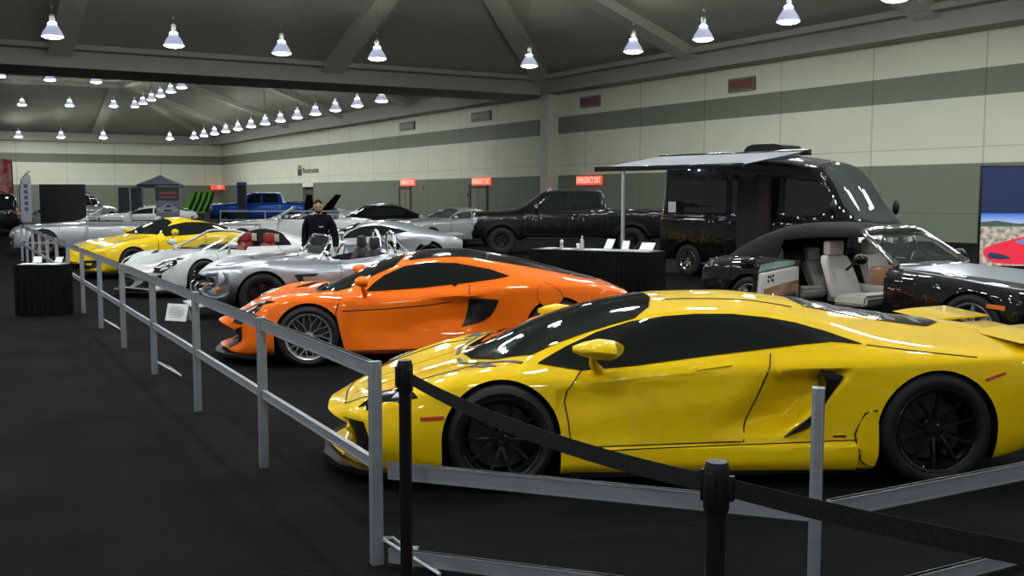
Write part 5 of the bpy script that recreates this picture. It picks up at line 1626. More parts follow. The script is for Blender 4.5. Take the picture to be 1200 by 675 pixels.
# soft top
bm = bmesh.new()
rows = []
for x, we, ze, zt, closed in ((1.60, .60, 1.34, 1.405, 0), (1.9, .64, 1.335, 1.44, 0), (2.4, .66, 1.31, 1.455, 0), (2.75, .67, 1.27, 1.435, 0), (2.84, .67, 1.25, 1.425, 1), (3.1, .68, 1.14, 1.36, 1), (3.4, .69, 1.03, 1.25, 1), (3.66, .66, .98, 1.10, 1), (3.76, .60, .97, 1.01, 1)):
    wb_, zb_ = (.745, .955) if closed else (we + .012, ze - .05)
    if x > 3.5: wb_ = we + .02
    row = [(-wb_, min(zb_, ze)), (-we, ze), (-we * .84, ze + (zt - ze) * .62), (-we * .5, zt - .015), (0, zt), (we * .5, zt - .015), (we * .84, ze + (zt - ze) * .62), (we, ze), (wb_, min(zb_, ze))]
    rows.append([bm.verts.new((x, y, z)) for y, z in row])
for a, b in zip(rows, rows[1:]):
    for i in range(8): bm.faces.new((a[i], a[i + 1], b[i + 1], b[i]))
fixn(bm); bmesh.ops.subdivide_edges(bm, edges=bm.edges[:], cuts=1, smooth=.6, use_grid_fill=True)
bmesh.ops.solidify(bm, geom=bm.faces[:], thickness=.025); fixn(bm)
link('soft_top', bm, M['cloth'], c.root, 45)
for y in (-.39, .39):
    seat(c.root, 1.96, y, .44, M['tan'], .52, .27)
    seat(c.root, 2.92, y, .46, M['tan'], .36, .25)
steering(c.root, 1.46, -.39, .90, .19)
boxo('dashboard', (1.16, 1.42, -.72, .72, .72, .95), M['wood'], c.root, bev=.04)
boxo('centre_console', (1.42, 2.5, -.10, .10, .40, .66), M['tan'], c.root, bev=.03)
boxo('sill_trim', (1.14, 2.40, .66, .80, .33, .36), M['tan'], c.root, bev=.01)
# open door
dr = bpy.data.objects.new('door', None)
bm = bmesh.new()
prism(bm, [(0, .30), (0, .93), (-.4, .93), (-1.22, .905), (-1.30, .60), (-1.24, .32)], -.055, 0.0, 'y'); fixn(bm)
bmesh.ops.bevel(bm, geom=list(bm.edges), offset=.012, segments=2, affect='EDGES')
d = link('door', bm, M['black'], c.root, 40)
bpy.data.objects.remove(dr)
d.location = (2.40, .945, 0); d.rotation_euler = (0, 0, -R(72))
prismo('door_card', [(-.03, .33), (-.03, .91), (-1.20, .885), (-1.25, .60), (-1.20, .35)], -.105, -.055, M['tan'], d, bev=.012)
prismo('wood_panel', [(-.07, .44), (-.07, .745), (-.55, .735), (-1.15, .70), (-1.17, .46)], -.118, -.104, M['wood'], d, bev=.005)
boxo('armrest', (-.90, -.25, -.17, -.115, .50, .60), M['blackl'], d, bev=.025)
bm = bmesh.new(); tube(bm, [(-1.02, -.135, .54), (-1.0, -.15, .60), (-.94, -.135, .64)], .012, 8); link('pull_handle', bm, M['chrome'], d, 60)
bm = bmesh.new()
for x, z in ((-1.02, .84), (-1.02, .79), (-.96, .84), (-.92, .80), (-.88, .845), (-.885, .79)):
    box(bm, x - .018, x + .018, -.112, -.102, z - .018, z + .014)
link('seat_switches', bm, M['gloss'], d)
prismo('door_glass', [(-.04, .91), (-.04, .985), (-.6, 1.0), (-1.08, .985), (-1.16, .90)], -.045, -.039, mat('green_edge_glass', (.30, .48, .42), .05, 0, .5, alpha=.55), d)
mi = boxo('door_mirror', (-1.16, -1.02, .02, .20, .93, 1.06), M['black'], d, bev=.04)
mirror(c, 1.32, -1.04, 1.05, M['black'])
c.place((5.7258, 11.8355), 126, 'black luxury convertible with silver bonnet, its soft top up and rear-hinged door open', 'car')

# ------------------------------------------------------------------ black camper van
VX = 4.70
vg = G(-.95, VX, .98, [(-.95, 1.00), (-.86, 1.14), (-.62, 1.28), (.42, 2.44), (.75, 2.58), (1.6, 2.68), (4.3, 2.68), (4.62, 2.64), (VX, 2.56)],
       [(-.95, .94), (-.86, 1.02), (-.5, 1.18), (.4, 1.30), (1.2, 1.34), (VX, 1.36)], -.66, .50, 4.40, VX + .02, zb=.34, rw=.80, taper=.95, plan=.14, nose=.06, tail=.0, rd=.04, roofdrop=.16, mid=(-.3, .1, 4.5))
c = Car('van', vg.secs, M['black'], arches=[(0, .36, .42, .6), (3.67, .36, .42, .6)], nx=120, k=7, smooth=1)
c.root.name = 'camper_van'
c.wheels([(0, .955, W_VN), (3.67, .955, W_VN)])
gl = M['glass']
c.panel('windscreen', [(-.66, 0), (-.60, .45), (-.42, .76), (.36, .72), (.42, .4), (.43, 0), (.42, -.4), (.36, -.72), (-.42, -.76), (-.60, -.45)], 'T', M['glass2'], off=.008, res=.06)
for ax, s in (('L', -1), ('R', 1)):
    c.panel('cab_window', [(-.38, 1.36), (-.10, 1.62), (.40, 2.10), (.52, 2.14), (1.16, 2.14), (1.16, 1.38), (.3, 1.34)], ax, gl, off=.008, res=.06)
    c.panel('side_window', [(2.68, 1.42), (2.68, 2.12), (4.30, 2.12), (4.34, 1.42)], ax, gl, off=.008, res=.07)
    c.panel('sliding_door_window', [(1.30, 1.40), (1.30, 2.12), (2.52, 2.12), (2.52, 1.40)], ax, gl, off=.008, res=.07)
    c.seams([(ax, [(-.30, 1.30), (-.38, .95), (-.42, .9)]), (ax, [(1.22, 2.20), (1.22, .40)]), (ax, [(2.60, 2.30), (2.60, .40)]), (ax, [(1.22, 2.30), (4.5, 2.32)])], w=.016)
    c.seams([(ax, [(.44, .74), (1.2, .76), (3.20, .76)]), (ax, [(4.14, .76), (4.6, .76)])], w=.05, m=M['blackm'], name='side_moulding', off=.02)
    c.seams([(ax, [(2.6, 1.02), (4.55, 1.02)])], w=.03, m=M['gloss'], name='sliding_rail', off=.015)
    boxo('running_board', (.5, 3.15, s * 1.0 - .10, s * 1.0 + .10, .28, .34), M['chrome'], c.root, bev=.025)
    c.panel('tail_lamp', [(4.55, .95), (4.53, 1.42), (4.68, 1.42), (4.70, .95)], ax, M['red'], off=.012, res=.07)
    c.panel('headlamp', [(-.90, .80), (-.86, 1.02), (-.58, 1.12), (-.62, .90)], ax, M['lens'], off=.012, res=.06)
    bm = bmesh.new(); bmesh.ops.create_uvsphere(bm, u_segments=12, v_segments=8, radius=1, matrix=Matrix.Translation((-.15, s * 1.16, 1.55)) @ Matrix.Diagonal((.07, .08, .15, 1)))
    link('door_mirror', bm, M['trim'], c.root, 50)
c.panel('grille', [(-.55, .62), (-.50, .98), (.50, .98), (.55, .62)], 'F', M['chrome'], off=.02, res=.08)
boxo('paper_notice', (3.98, 4.20, 1.008, 1.014, 1.42, 1.66), M['paper'], c.root)
# open side doorway: warm dark interior panel and steps
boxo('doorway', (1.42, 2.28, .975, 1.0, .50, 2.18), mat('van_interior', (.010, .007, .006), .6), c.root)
boxo('door_curtain', (1.46, 1.72, .99, 1.012, .55, 2.10), mat('brown_trim', (.022, .009, .007), .5), c.root, bev=.004)
# roof air unit and porch light
bm = bmesh.new(); prism(bm, [(1.55, 2.66), (1.62, 2.84), (1.85, 2.90), (2.45, 2.90), (2.62, 2.84), (2.70, 2.66)], -.35, .35, 'y'); fixn(bm)
bmesh.ops.bevel(bm, geom=list(bm.edges), offset=.03, segments=2, affect='EDGES'); link('roof_air_unit', bm, M['gloss'], c.root, 50)
bm = bmesh.new(); bmesh.ops.create_uvsphere(bm, u_segments=10, v_segments=6, radius=.035, matrix=Matrix.Translation((3.62, .99, 2.40)))
link('porch_light', bm, mat('porch_led', (.8, .85, 1), .3, emit=60, ecol=(.55, .65, 1.0)), c.root)
# awning: cassette, sheet, lead rail, support leg
aw = boxo('awning_cassette', (.55, 4.55, .80, .93, 2.60, 2.72), M['gloss'], c.root, bev=.02)
aw.location = (0, .06, 0)
sheet = mat('awning_fabric', (.50, .52, .55), .8)
bm = bmesh.new()
for i in range(13):
    t = i / 12
    for j in range(2):
        pass
rows = []
for j in range(7):
    t = j / 6
    rows.append([bm.verts.new((.62 + 3.86 * i / 12, .96 + 1.98 * t, 2.68 - .30 * t - .10 * math.sin(PI * t) * math.sin(PI * i / 12))) for i in range(13)])
for a, b in zip(rows, rows[1:]):
    for i in range(12): bm.faces.new((a[i], a[i + 1], b[i + 1], b[i]))
bmesh.ops.solidify(bm, geom=bm.faces[:], thickness=.006)
link('awning_sheet', bm, sheet, aw, 50)
boxo('lead_rail', (.58, 4.52, 2.92, 3.00, 2.31, 2.41), M['gloss'], aw, bev=.01)
bm = bmesh.new(); box(bm, 3.66, 3.72, 2.93, 2.98, 0.0, 2.33); box(bm, 3.60, 3.78, 2.89, 3.02, 0.0, .02)
link('support_leg', bm, M['alul'], aw)
bm = bmesh.new()
for x in (.75, 4.35): tube(bm, [(x, .93, 2.62), (x + (.55 if x < 2 else -.55), 1.95, 2.46), (x, 2.92, 2.36)], .022, 8)
link('folding_arm', bm, M['alul'], aw, 60)
c.place((7.026, 21.23), 130, 'black high-roof camper van with its awning rolled out over the side', 'van')

# ------------------------------------------------------------------ white off-roader seen from behind, dark one at the left edge
def suv(pm, label, loc, deg):
    g = G(-.95, 4.15, 1.0, [(-.95, .95), (-.85, 1.12), (.3, 1.22), (.65, 1.28), (1.35, 1.85), (2.0, 1.93), (3.6, 1.90), (3.95, 1.84), (4.10, 1.30), (4.15, 1.0)],
          [(-.95, .88), (-.85, 1.0), (.3, 1.10), (1.3, 1.18), (3.9, 1.24), (4.15, .95)], .62, 1.40, 3.75, 4.16, zb=.32, rw=.70, taper=.92, plan=.12, rd=.04, roofdrop=.10)
    c = Car('suv', g.secs, pm, arches=[(0, .40, .46, .6), (2.95, .40, .46, .6)], nx=80, k=6)
    c.root.name = 'off_road_car'
    c.wheels([(0, .97, W_DK), (2.95, .97, W_DK)])
    g.windows(c, M['glass'], split=[1.9, 2.95], x0=.95, x1=3.85, rear=False, res=.09, off=.012)
    c.panel('rear_window', rounded([(-.66, 1.30), (-.58, 1.72), (.58, 1.72), (.66, 1.30)], 3), 'B', M['glass'], off=.012, res=.08)
    for s in (-1, 1):
        c.panel('tail_lamp', [(s * .70, .95), (s * .72, 1.26), (s * .90, 1.26), (s * .92, .95)], 'B', M['red'], off=.015, res=.08)
        c.panel('headlamp', [(s * .58, .78), (s * .58, .94), (s * .86, .94), (s * .86, .80)], 'F', M['lens'], off=.015, res=.08)
    c.panel('number_plate', [(-.26, .82), (-.26, .96), (.26, .96), (.26, .82)], 'B', M['paper'], off=.02, res=.1)
    c.panel('grille', [(-.5, .60), (-.5, .92), (.5, .92), (.5, .60)], 'F', M['trim'], off=.02, res=.1)
    mirror(c, .95, 1.08, 1.25, pm, .10, .10)
    for s in (-1, 1):
        bm = bmesh.new(); tube(bm, [(1.6, s * .62, 1.92), (1.7, s * .62, 1.98), (3.5, s * .62, 1.96), (3.6, s * .62, 1.90)], .02, 6); link('roof_rail', bm, M['trim'], c.root, 60)
    c.place(loc, deg, label, 'car')
    return c
suv(M['white'], 'white off-road car seen from behind, right of the black display board', (-24.8, 62.5), -100)
suv(M['black'], 'black off-road car at the left edge of the picture, below the red banner', (-26.0, 45.5), 30)

# ------------------------------------------------------------------ tables
def skirted_table(loc, rz, L, W, label, H=.76, pleat=.09):
    t = empty('skirted_table', (loc[0], loc[1], 0), R(rz), label, 'table')
    boxo('tabletop', (-L / 2, L / 2, -W / 2, W / 2, H - .03, H), mat('dark_table_top', (.06, .06, .06), .5), t, bev=.008)
    bm = bmesh.new()
    per = []
    def seg(p, q):
        d = math.dist(p, q); n = int(d / pleat) * 4
        nx_, ny_ = (q[1] - p[1]) / d, -(q[0] - p[0]) / d
        for i in range(n):
            u = i / n; w = .016 * math.sin(i * PI / 2) + .004 * math.sin(i * 1.7)
            per.append((p[0] + (q[0] - p[0]) * u, p[1] + (q[1] - p[1]) * u, nx_, ny_, w))
    l, w = L / 2 + .012, W / 2 + .012
    seg((-l, -w), (l, -w)); seg((l, -w), (l, w)); seg((l, w), (-l, w)); seg((-l, w), (-l, -w))
    rows = []
    for k, z in enumerate((.012, .3, .6, H - .04, H + .002)):
        f = (1.8, 1.4, 1.0, .5, .1)[k]
        rows.append([bm.verts.new((x + nx_ * (.006 + w_ * f), y + ny_ * (.006 + w_ * f), z)) for x, y, nx_, ny_, w_ in per])
    for a, b in zip(rows, rows[1:]):
        for i in range(len(a)): bm.faces.new((a[i], a[(i + 1) % len(a)], b[(i + 1) % len(a)], b[i]))
    fixn(bm)
    link('skirt', bm, M['skirt'], t, 80)
    return t

def holder(loc, rz, z, label, w=.22, h=.28, m=None, lean=.12):
    t = empty('leaflet_holder', (loc[0], loc[1], z), R(rz), label, 'leaflet holder')
    bm = bmesh.new(); prism(bm, [(-.02, 0), (.10, 0), (.10, .008), (0.0, .012), (lean, h), (lean - .008, h)], -w / 2, w / 2, 'x'); fixn(bm)
    link('stand', bm, m or M['acrylic'], t)
    bm = bmesh.new(); prism(bm, [(-.006, .02), (lean - .014, h - .01), (lean - .017, h - .01), (-.009, .02)], -w / 2 + .01, w / 2 - .01, 'x'); fixn(bm)
    link('sheet', bm, M['paper'], t)
    return t

def sheet(loc, rz, z, label, m=None, w=.21, l=.28, name='leaflet', cat='leaflet'):
    bm = bmesh.new(); box(bm, -w / 2, w / 2, -l / 2, l / 2, 0, .006)
    o = link(name, bm, m or M['paper'], None, None, (loc[0], loc[1], z)); o.rotation_euler = (0, 0, R(rz))
    return tag(o, label, cat)

TL = (-7.10, 15.78)
skirted_table(TL, 0, .66, .44, 'small square table with a pleated black skirt outside the barrier at the left')
sheet((TL[0], TL[1]), -3, .764, 'pale printed mat covering the small black table', mat('pale_mat', (.45, .46, .44), .6), .60, .36, 'table_mat', 'mat')
sheet((TL[0] - .18, TL[1] - .08), 20, .771, 'white leaflet lying at the left of the small table')
sheet((TL[0] + .20, TL[1] - .10), -15, .771, 'white leaflet lying at the right of the small table')
holder((TL[0] - .10, TL[1] + .04), 10, .771, 'clear leaflet holder standing on the left half of the small table', .13, .11, lean=.05)
holder((TL[0] + .20, TL[1] + .08), -12, .771, 'clear leaflet holder standing on the right half of the small table', .13, .10, lean=.05)

T2 = (1.62, 20.0)
skirted_table(T2, -30, 2.5, .75, 'long table with a pleated black skirt in front of the black pickup')
ca, sa = math.cos(R(-30)), math.sin(R(-30))
def t2(u, v): return (T2[0] + u * ca - v * sa, T2[1] + u * sa + v * ca)
sheet(t2(0, 0), -30, .764, 'white cloth runner lying along the long black table', mat('runner', (.40, .41, .42), .7), 2.3, .55, 'table_runner', 'cloth')
for k, (u, v, m_, lb) in enumerate(((-1.0, .05, M['paper'], 'white leaflet at the far left end of the long table'), (-.52, -.16, M['paper'], 'white leaflet left of the water bottle'),
        (-.30, -.16, M['signdim'], 'small red leaflet just in front of the water bottle'), (-.75, -.18, M['signdim'], 'small red leaflet in front of the drinks can'), (.1, -.12, M['paper'], 'white leaflet in the middle of the long table'))):
    sheet(t2(u, v), -30 + 17 * (k - 2), .770, lb, m_, .16, .22)
def lathed(name, cat, label, loc, z, prof, m, cap=None):
    t = empty(name, (loc[0], loc[1], z), 0, label, cat)
    bm = bmesh.new(); lathe(bm, prof, 20); fixn(bm); link('body', bm, m, t, 50)
    if cap: bm = bmesh.new(); lathe(bm, cap[0], 14); fixn(bm); link('cap', bm, cap[1], t, 50)
    return t
lathed('water_bottle', 'bottle', 'clear water bottle standing on the long black table', t2(-.32, .02), .770, [(0, 0), (.036, .0), (.038, .01), (.036, .07), (.038, .13), (.034, .17), (.016, .205), (.014, .225), (0, .225)], M['acrylic'], ([(0, .222), (.017, .222), (.017, .245), (0, .245)], M['paper']))
lathed('drinks_can', 'can', 'silver drinks can standing left of the water bottle', t2(-.78, .06), .770, [(0, 0), (.03, 0), (.036, .012), (.036, .15), (.029, .162), (0, .160)], M['rims'])
lathed('paper_cup', 'cup', 'white cup tucked beside the water bottle', t2(-.44, .10), .770, [(0, 0), (.028, 0), (.038, .10), (.035, .10), (.026, .006), (0, .006)], M['paper'])
holder(t2(.20, .08), -45, .770, 'white leaflet stand left of centre on the long table', .20, .20, M['alul'])
holder(t2(.55, .10), -20, .770, 'narrow white leaflet stand next to the awning leg', .14, .17, M['alul'])
holder(t2(1.0, .04), -38, .770, 'wide white leaflet stand at the right end of the long table', .30, .15, M['alul'])

# ------------------------------------------------------------------ floor placard
def placard(loc, rz, label):
    t = empty('placard', (loc[0], loc[1], 0), R(rz), label, 'sign')
    bm = bmesh.new(); prism(bm, [(-.07, 0), (.0, .24), (.07, 0), (.062, 0), (.0, .225), (-.062, 0)], -.19, .19, 'x'); fixn(bm)
    link('card', bm, M['paper'], t)
    bm = bmesh.new()
    for i in range(6):
        z0 = .19 - i * .028; w = (.10, .14, .13, .14, .12, .09)[i]
        y = -.07 * (1 - z0 / .24) - .002
        prism(bm, [(y, z0), (y + .0035, z0 + .012), (y + .001, z0 + .012), (y - .0025, z0)], -w, w, 'x')
    fixn(bm); link('print', bm, mat('grey_print', (.38, .39, .40), .7), t)
    return t
placard((-4.82, 15.0), -24, 'white folded information card standing on the carpet in front of the polished roadster')

# ------------------------------------------------------------------ big display screen by the right wall
t = empty('display_screen', (12.42, 25.2, 0), R(-10), 'large lit display screen with a red sports car on a beach at the right edge', 'screen')
boxo('casing', (-1.1, 3.4, .0, .14, .06, 2.52), M['trim'], t, bev=.02)
def scr(name, x0, x1, z0, z1, col, e=.55, y=-.004):
    boxo(name, (x0, x1, y, .0, z0, z1), mat('screen_' + name, (.0, .0, .0), .3, emit=e, ecol=col), t)
scr('picture_night', -1.06, 3.36, 1.37, 2.48, (.018, .03, .085), .8)
def scrpoly(name, poly, col, e, y):
    bm = bmesh.new(); prism(bm, poly, y, y + .002, 'y'); fixn(bm); link(name, bm, mat('screen_' + name, (0, 0, 0), .3, emit=e, ecol=col), t)
sm = mat('screen_sky', (0, 0, 0), .3, emit=.8, ecol=(.1, .3, .9))
nt = sm.node_tree; bs = nt.nodes['Principled BSDF']; tc = nt.nodes.new('ShaderNodeTexCoord'); sp = nt.nodes.new('ShaderNodeSeparateXYZ'); mr = nt.nodes.new('ShaderNodeMapRange'); cr = nt.nodes.new('ShaderNodeValToRGB')
mr.inputs['From Min'].default_value = 1.08; mr.inputs['From Max'].default_value = 1.37
nt.links.new(tc.outputs['Object'], sp.inputs[0]); nt.links.new(sp.outputs['Z'], mr.inputs['Value']); nt.links.new(mr.outputs[0], cr.inputs[0]); nt.links.new(cr.outputs[0], bs.inputs['Emission Color'])
cr.color_ramp.elements[0].color = (.45, .55, .75, 1); cr.color_ramp.elements[1].color = (.03, .14, .60, 1)
boxo('picture_sky', (-1.06, 3.36, -.004, 0, 1.12, 1.37), sm, t)
sm2 = mat('screen_beach', (0, 0, 0), .3, emit=.7, ecol=(.5, .4, .25))
nt = sm2.node_tree; bs = nt.nodes['Principled BSDF']; tc = nt.nodes.new('ShaderNodeTexCoord'); n_ = nt.nodes.new('ShaderNodeTexNoise'); cr = nt.nodes.new('ShaderNodeValToRGB')
n_.inputs['Scale'].default_value = 9; n_.inputs['Detail'].default_value = 5
cr.color_ramp.elements[0].position = .35; cr.color_ramp.elements[1].position = .62
cr.color_ramp.elements[0].color = (.22, .17, .12, 1); cr.color_ramp.elements[1].color = (.62, .56, .48, 1)
nt.links.new(tc.outputs['Object'], n_.inputs['Vector']); nt.links.new(n_.outputs['Fac'], cr.inputs[0]); nt.links.new(cr.outputs[0], bs.inputs['Emission Color'])
boxo('picture_beach', (-1.06, 3.36, -.004, 0, .10, 1.12), sm2, t)
scrpoly('picture_hills', [(-1.06, 1.05), (-1.06, 1.16), (-.7, 1.19), (-.2, 1.12), (.3, 1.17), (1.0, 1.10), (2.0, 1.19), (3.36, 1.14), (3.36, 1.05)], (.07, .12, .10), .7, -.007)
scrpoly('picture_car', rounded([(-.93, .30), (-.98, .46), (-.80, .60), (-.45, .70), (-.10, .80), (.5, .86), (1.3, .82), (2.2, .65), (2.7, .45), (2.6, .25), (1.5, .17), (0, .14), (-.7, .17)], 3), (.75, .03, .06), .8, -.008)
scrpoly('picture_car_glass', rounded([(-.25, .66), (.0, .77), (.6, .80), (1.1, .70), (.4, .60)], 3), (.20, .25, .55), .7, -.011)
scrpoly('picture_car_intake', rounded([(-.86, .30), (-.82, .42), (-.5, .36), (-.35, .28), (-.6, .25)], 3), (.03, .05, .12), .7, -.011)
bm = bmesh.new()
for x in (-.6, 2.6):
    prism(bm, [(-.25, 0), (.40, 0), (.40, .03), (.12, .05), (.12, .07), (-.25, .03)], x - .04, x + .04, 'x')
fixn(bm); link('stand', bm, M['trim'], t)

# ------------------------------------------------------------------ banners, boards and tents far back
t = empty('feather_flag', (-20.45, 44.0, 0), R(8), 'tall white feather flag with dark writing at the far left', 'flag')
bm = bmesh.new(); tube(bm, [(-.20, 0, 0), (-.20, 0, 2.0), (-.10, 0, 2.5), (.15, 0, 2.78), (.28, 0, 2.80)], .018, 6); lathe(bm, [(0, 0), (.25, 0), (.25, .03), (0, .03)], 12, 'z', (-.2, 0, 0)); fixn(bm); link('pole', bm, M['trim'], t, 60)
prismo('flag_cloth', [(-.18, .7), (-.18, 2.0), (-.08, 2.48), (.15, 2.74), (.26, 2.60), (.28, 2.0), (.24, .7)], -.006, .006, mat('flag_white', (.50, .52, .60), .7), t)
for i in range(5): boxo('flag_lettering', (-.02, .13, -.010, -.006, 1.15 + i * .24, 1.31 + i * .24), mat('flag_ink', (.12, .13, .22), .7), t)

t = empty('display_board', (-17.15, 40.0, 0), R(0), 'tall black display board behind the silver convertible', 'board')
boxo('panel', (-.86, .88, -.04, .04, .35, 2.22), mat('black_board', (.007, .007, .010), .6), t, bev=.01)
for s in (-1, 1):
    boxo('foot', (s * .7 - .03, s * .7 + .03, -.3, .3, 0, .04), M['trim'], t); boxo('upright', (s * .7 - .02, s * .7 + .02, -.02, .02, .04, .36), M['trim'], t)

t = empty('pull_up_banner', (-13.15, 40.0, 0), R(0), 'pull-up banner with a red heading over pictures of grey cars', 'banner')
boxo('base', (-.48, .48, -.12, .12, 0, .09), M['alul'], t, bev=.02)
boxo('print', (-.45, .45, -.01, .01, .09, 2.20), mat('banner_grey', (.17, .18, .21), .6), t)
boxo('top_bar', (-.46, .46, -.02, .02, 2.18, 2.22), M['trim'], t)
boxo('heading_band', (-.45, .45, -.014, -.01, 1.60, 2.12), mat('banner_dark', (.05, .04, .05), .6), t)
boxo('heading_text', (-.30, .36, -.018, -.014, 1.84, 1.92), mat('banner_red', (.30, .07, .06), .6), t)
boxo('heading_text', (-.28, .34, -.018, -.014, 1.70, 1.76), mat('banner_red2', (.30, .09, .08), .6), t)
for k, z in enumerate((1.20, .68)):
    bm = bmesh.new(); prism(bm, rounded([(-.40, z), (-.38, z + .12), (-.20, z + .16), (-.08, z + .27), (.14, z + .27), (.24, z + .16), (.38, z + .12), (.40, z), (.2, z - .05), (-.2, z - .05)], 2), -.018, -.014, 'y'); fixn(bm)
    link('car_picture', bm, mat('banner_car', (.34, .36, .40), .6), t)
    bm = bmesh.new(); prism(bm, [(-.10, z + .15), (-.02, z + .24), (.10, z + .24), (.18, z + .15)], -.022, -.018, 'y'); prism(bm, [(-.16, z - .02), (-.14, z + .06), (.14, z + .06), (.16, z - .02)], -.022, -.018, 'y'); fixn(bm)
    link('car_picture_detail', bm, mat('banner_car2', (.04, .045, .06), .6), t)

t = empty('red_banner', (-23.85, 49.2, 0), R(6), 'tall red banner with pale swirls at the left edge of the picture', 'banner')
boxo('print', (-1.2, .42, -.01, .01, .8, 3.5), noisy(mat('red_print', (.35, .02, .02), .6), 2.2, (.36, .02, .02), (.55, .40, .40), 3), t)
boxo('pole', (-1.22, -1.18, -.02, .02, 0, 3.4), M['trim'], t); boxo('pole', (.40, .44, -.02, .02, 0, 3.4), M['trim'], t)

for k, (x0, lb, col) in enumerate(((-22.2, 'blue-grey booth panel on the left of the pair behind the white off-road car', (.075, .09, .11)), (-21.5, 'blue-grey booth panel on the right of the pair, next to the tent', (.07, .085, .13)))):
    t = empty('booth_panel', (x0, 60.0, 0), R(2), lb, 'panel')
    boxo('panel', (-.30 if k else -.32, .32 if k else .30, -.03, .03, .0, 2.25), noisy(mat('booth_cloth', col, .8), 6, tuple(v * .85 for v in col), tuple(v * 1.15 for v in col), 3, stretch=(6, 6, .4)), t, bev=.008)
    boxo('frame_bar', (-.34, .34, -.035, .035, 2.24, 2.28), M['alul'], t)

t = empty('pop_up_tent', (-26.8, 80.0, 0), R(10), 'grey pop-up tent with a peaked canopy far behind the banner', 'tent')
bm = bmesh.new()
ap = bm.verts.new((0, 0, 3.35)); sk = []
cs = [(-1.5, -1.5), (1.5, -1.5), (1.5, 1.5), (-1.5, 1.5)]
e1 = [bm.verts.new((x, y, 2.62)) for x, y in cs]; e2 = [bm.verts.new((x, y, 2.38)) for x, y in cs]; mid_ = [bm.verts.new((x * .5, y * .5, 2.95)) for x, y in cs]
for i in range(4):
    j = (i + 1) % 4
    bm.faces.new((mid_[i], mid_[j], ap)); bm.faces.new((e1[i], e1[j], mid_[j], mid_[i])); bm.faces.new((e2[i], e2[j], e1[j], e1[i]))
bmesh.ops.solidify(bm, geom=bm.faces[:], thickness=.01); fixn(bm)
link('canopy', bm, mat('tent_cloth', (.22, .26, .32), .8), t)
for x, y in cs: boxo('leg', (x - .03, x + .03, y - .03, y + .03, 0, 2.5), M['alul'], t)

# green and black striped off-road buggy body in front of the blue pickup
t = empty('striped_panel', (-17.0, 58.5, 0), R(0), 'lime green and black striped raised vehicle panel left of the blue pickup', 'vehicle panel')
bm = bmesh.new(); prism(bm, [(-1.5, .9), (-.75, 2.02), (.30, 2.08), (-.15, .8)], -.06, .06, 'y'); fixn(bm); bmesh.ops.bevel(bm, geom=list(bm.edges), offset=.02, segments=1, affect='EDGES')
link('panel', bm, M['green'], t)
for i in range(4):
    x = -1.15 + i * .32
    bm = bmesh.new(); prism(bm, [(x, .9), (x + .20, .9), (x + .52, 1.55), (x + .62, 2.0), (x + .50, 2.0), (x + .36, 1.6)], -.075, -.058, 'y'); fixn(bm); link('black_stripe', bm, M['gloss'], t)
boxo('prop_leg', (-1.2, -1.1, .0, .08, 0, 1.1), M['trim'], t); boxo('prop_leg', (-.35, -.25, .0, .08, 0, 1.1), M['trim'], t)
t = empty('blue_speaker_box', (-15.35, 59.6, 0), R(10), 'tall dark blue box standing just left of the blue pickup cab', 'box')
boxo('cabinet', (-.26, .26, -.3, .3, .9, 2.55), mat('dark_blue', (.02, .05, .22), .5), t, bev=.03)
boxo('plinth', (-.32, .32, -.25, .25, 0, .9), M['trim'], t)
boxo('front_grille', (-.20, .20, -.315, -.30, 1.1, 2.4), M['trim'], t)

# fire alarm bells and small red devices on the right wall
for px, z, lb in ((496, 2.4, 'tiny red alarm device on the grey wall above the black coupe'), (548, 1.85, 'tiny red alarm device on the grey wall left of the grey door')):
    o = on_wall('fire_alarm', col_b(px), z, lb, 'alarm')
    boxo('case', (-.09, .09, -.08, 0, -.12, .12), M['red'], o, bev=.01)
    bm = bmesh.new(); lathe(bm, [(0, -.10), (.05, -.10), (.06, -.08), (0, -.08)], 12, 'y'); fixn(bm); link('lens', bm, M['paper'], o)

# scrap of white film lying by the near barrier post
bm = bmesh.new(); bmesh.ops.create_icosphere(bm, subdivisions=3, radius=.05)
for v in bm.verts:
    n_ = math.sin(v.co.x * 90) * math.cos(v.co.y * 70 + v.co.z * 60)
    v.co = (v.co.x * (1.0 + .25 * n_), v.co.y * (.7 + .2 * n_), max(0, .012 + v.co.z * .45 + .006 * n_))
tag(link('plastic_scrap', bm, mat('white_film', (.55, .57, .60), .25), None, 60, (-.52, 5.16, .0)), 'small crumpled white scrap on the carpet behind the near barrier post', 'scrap')

# ------------------------------------------------------------------ people
def skin_mesh(name, verts, edges, radii, m, parent, root=0, sub=2):
    me = bpy.data.meshes.new(name)
    me.from_pydata([Vector(v) for v in verts], edges, [])
    o = bpy.data.objects.new(name, me); C.objects.link(o)
    md = o.modifiers.new('s', 'SKIN')
    sv = me.skin_vertices[0].data
    for i, r in enumerate(radii):
        rr = r if isinstance(r, tuple) else (r, r)
        sv[i].radius = rr; sv[i].use_root = (i == root)
    md.use_smooth_shade = True
    s2 = o.modifiers.new('u', 'SUBSURF'); s2.levels = sub; s2.render_levels = sub
    dg = bpy.context.evaluated_depsgraph_get()
    out = bpy.data.meshes.new_from_object(o.evaluated_get(dg))
    bpy.data.objects.remove(o)
    out.materials.clear(); out.materials.append(m)
    for p in out.polygons: p.use_smooth = True; p.material_index = 0
    o = bpy.data.objects.new(name, out); C.objects.link(o); o.parent = parent
    return o

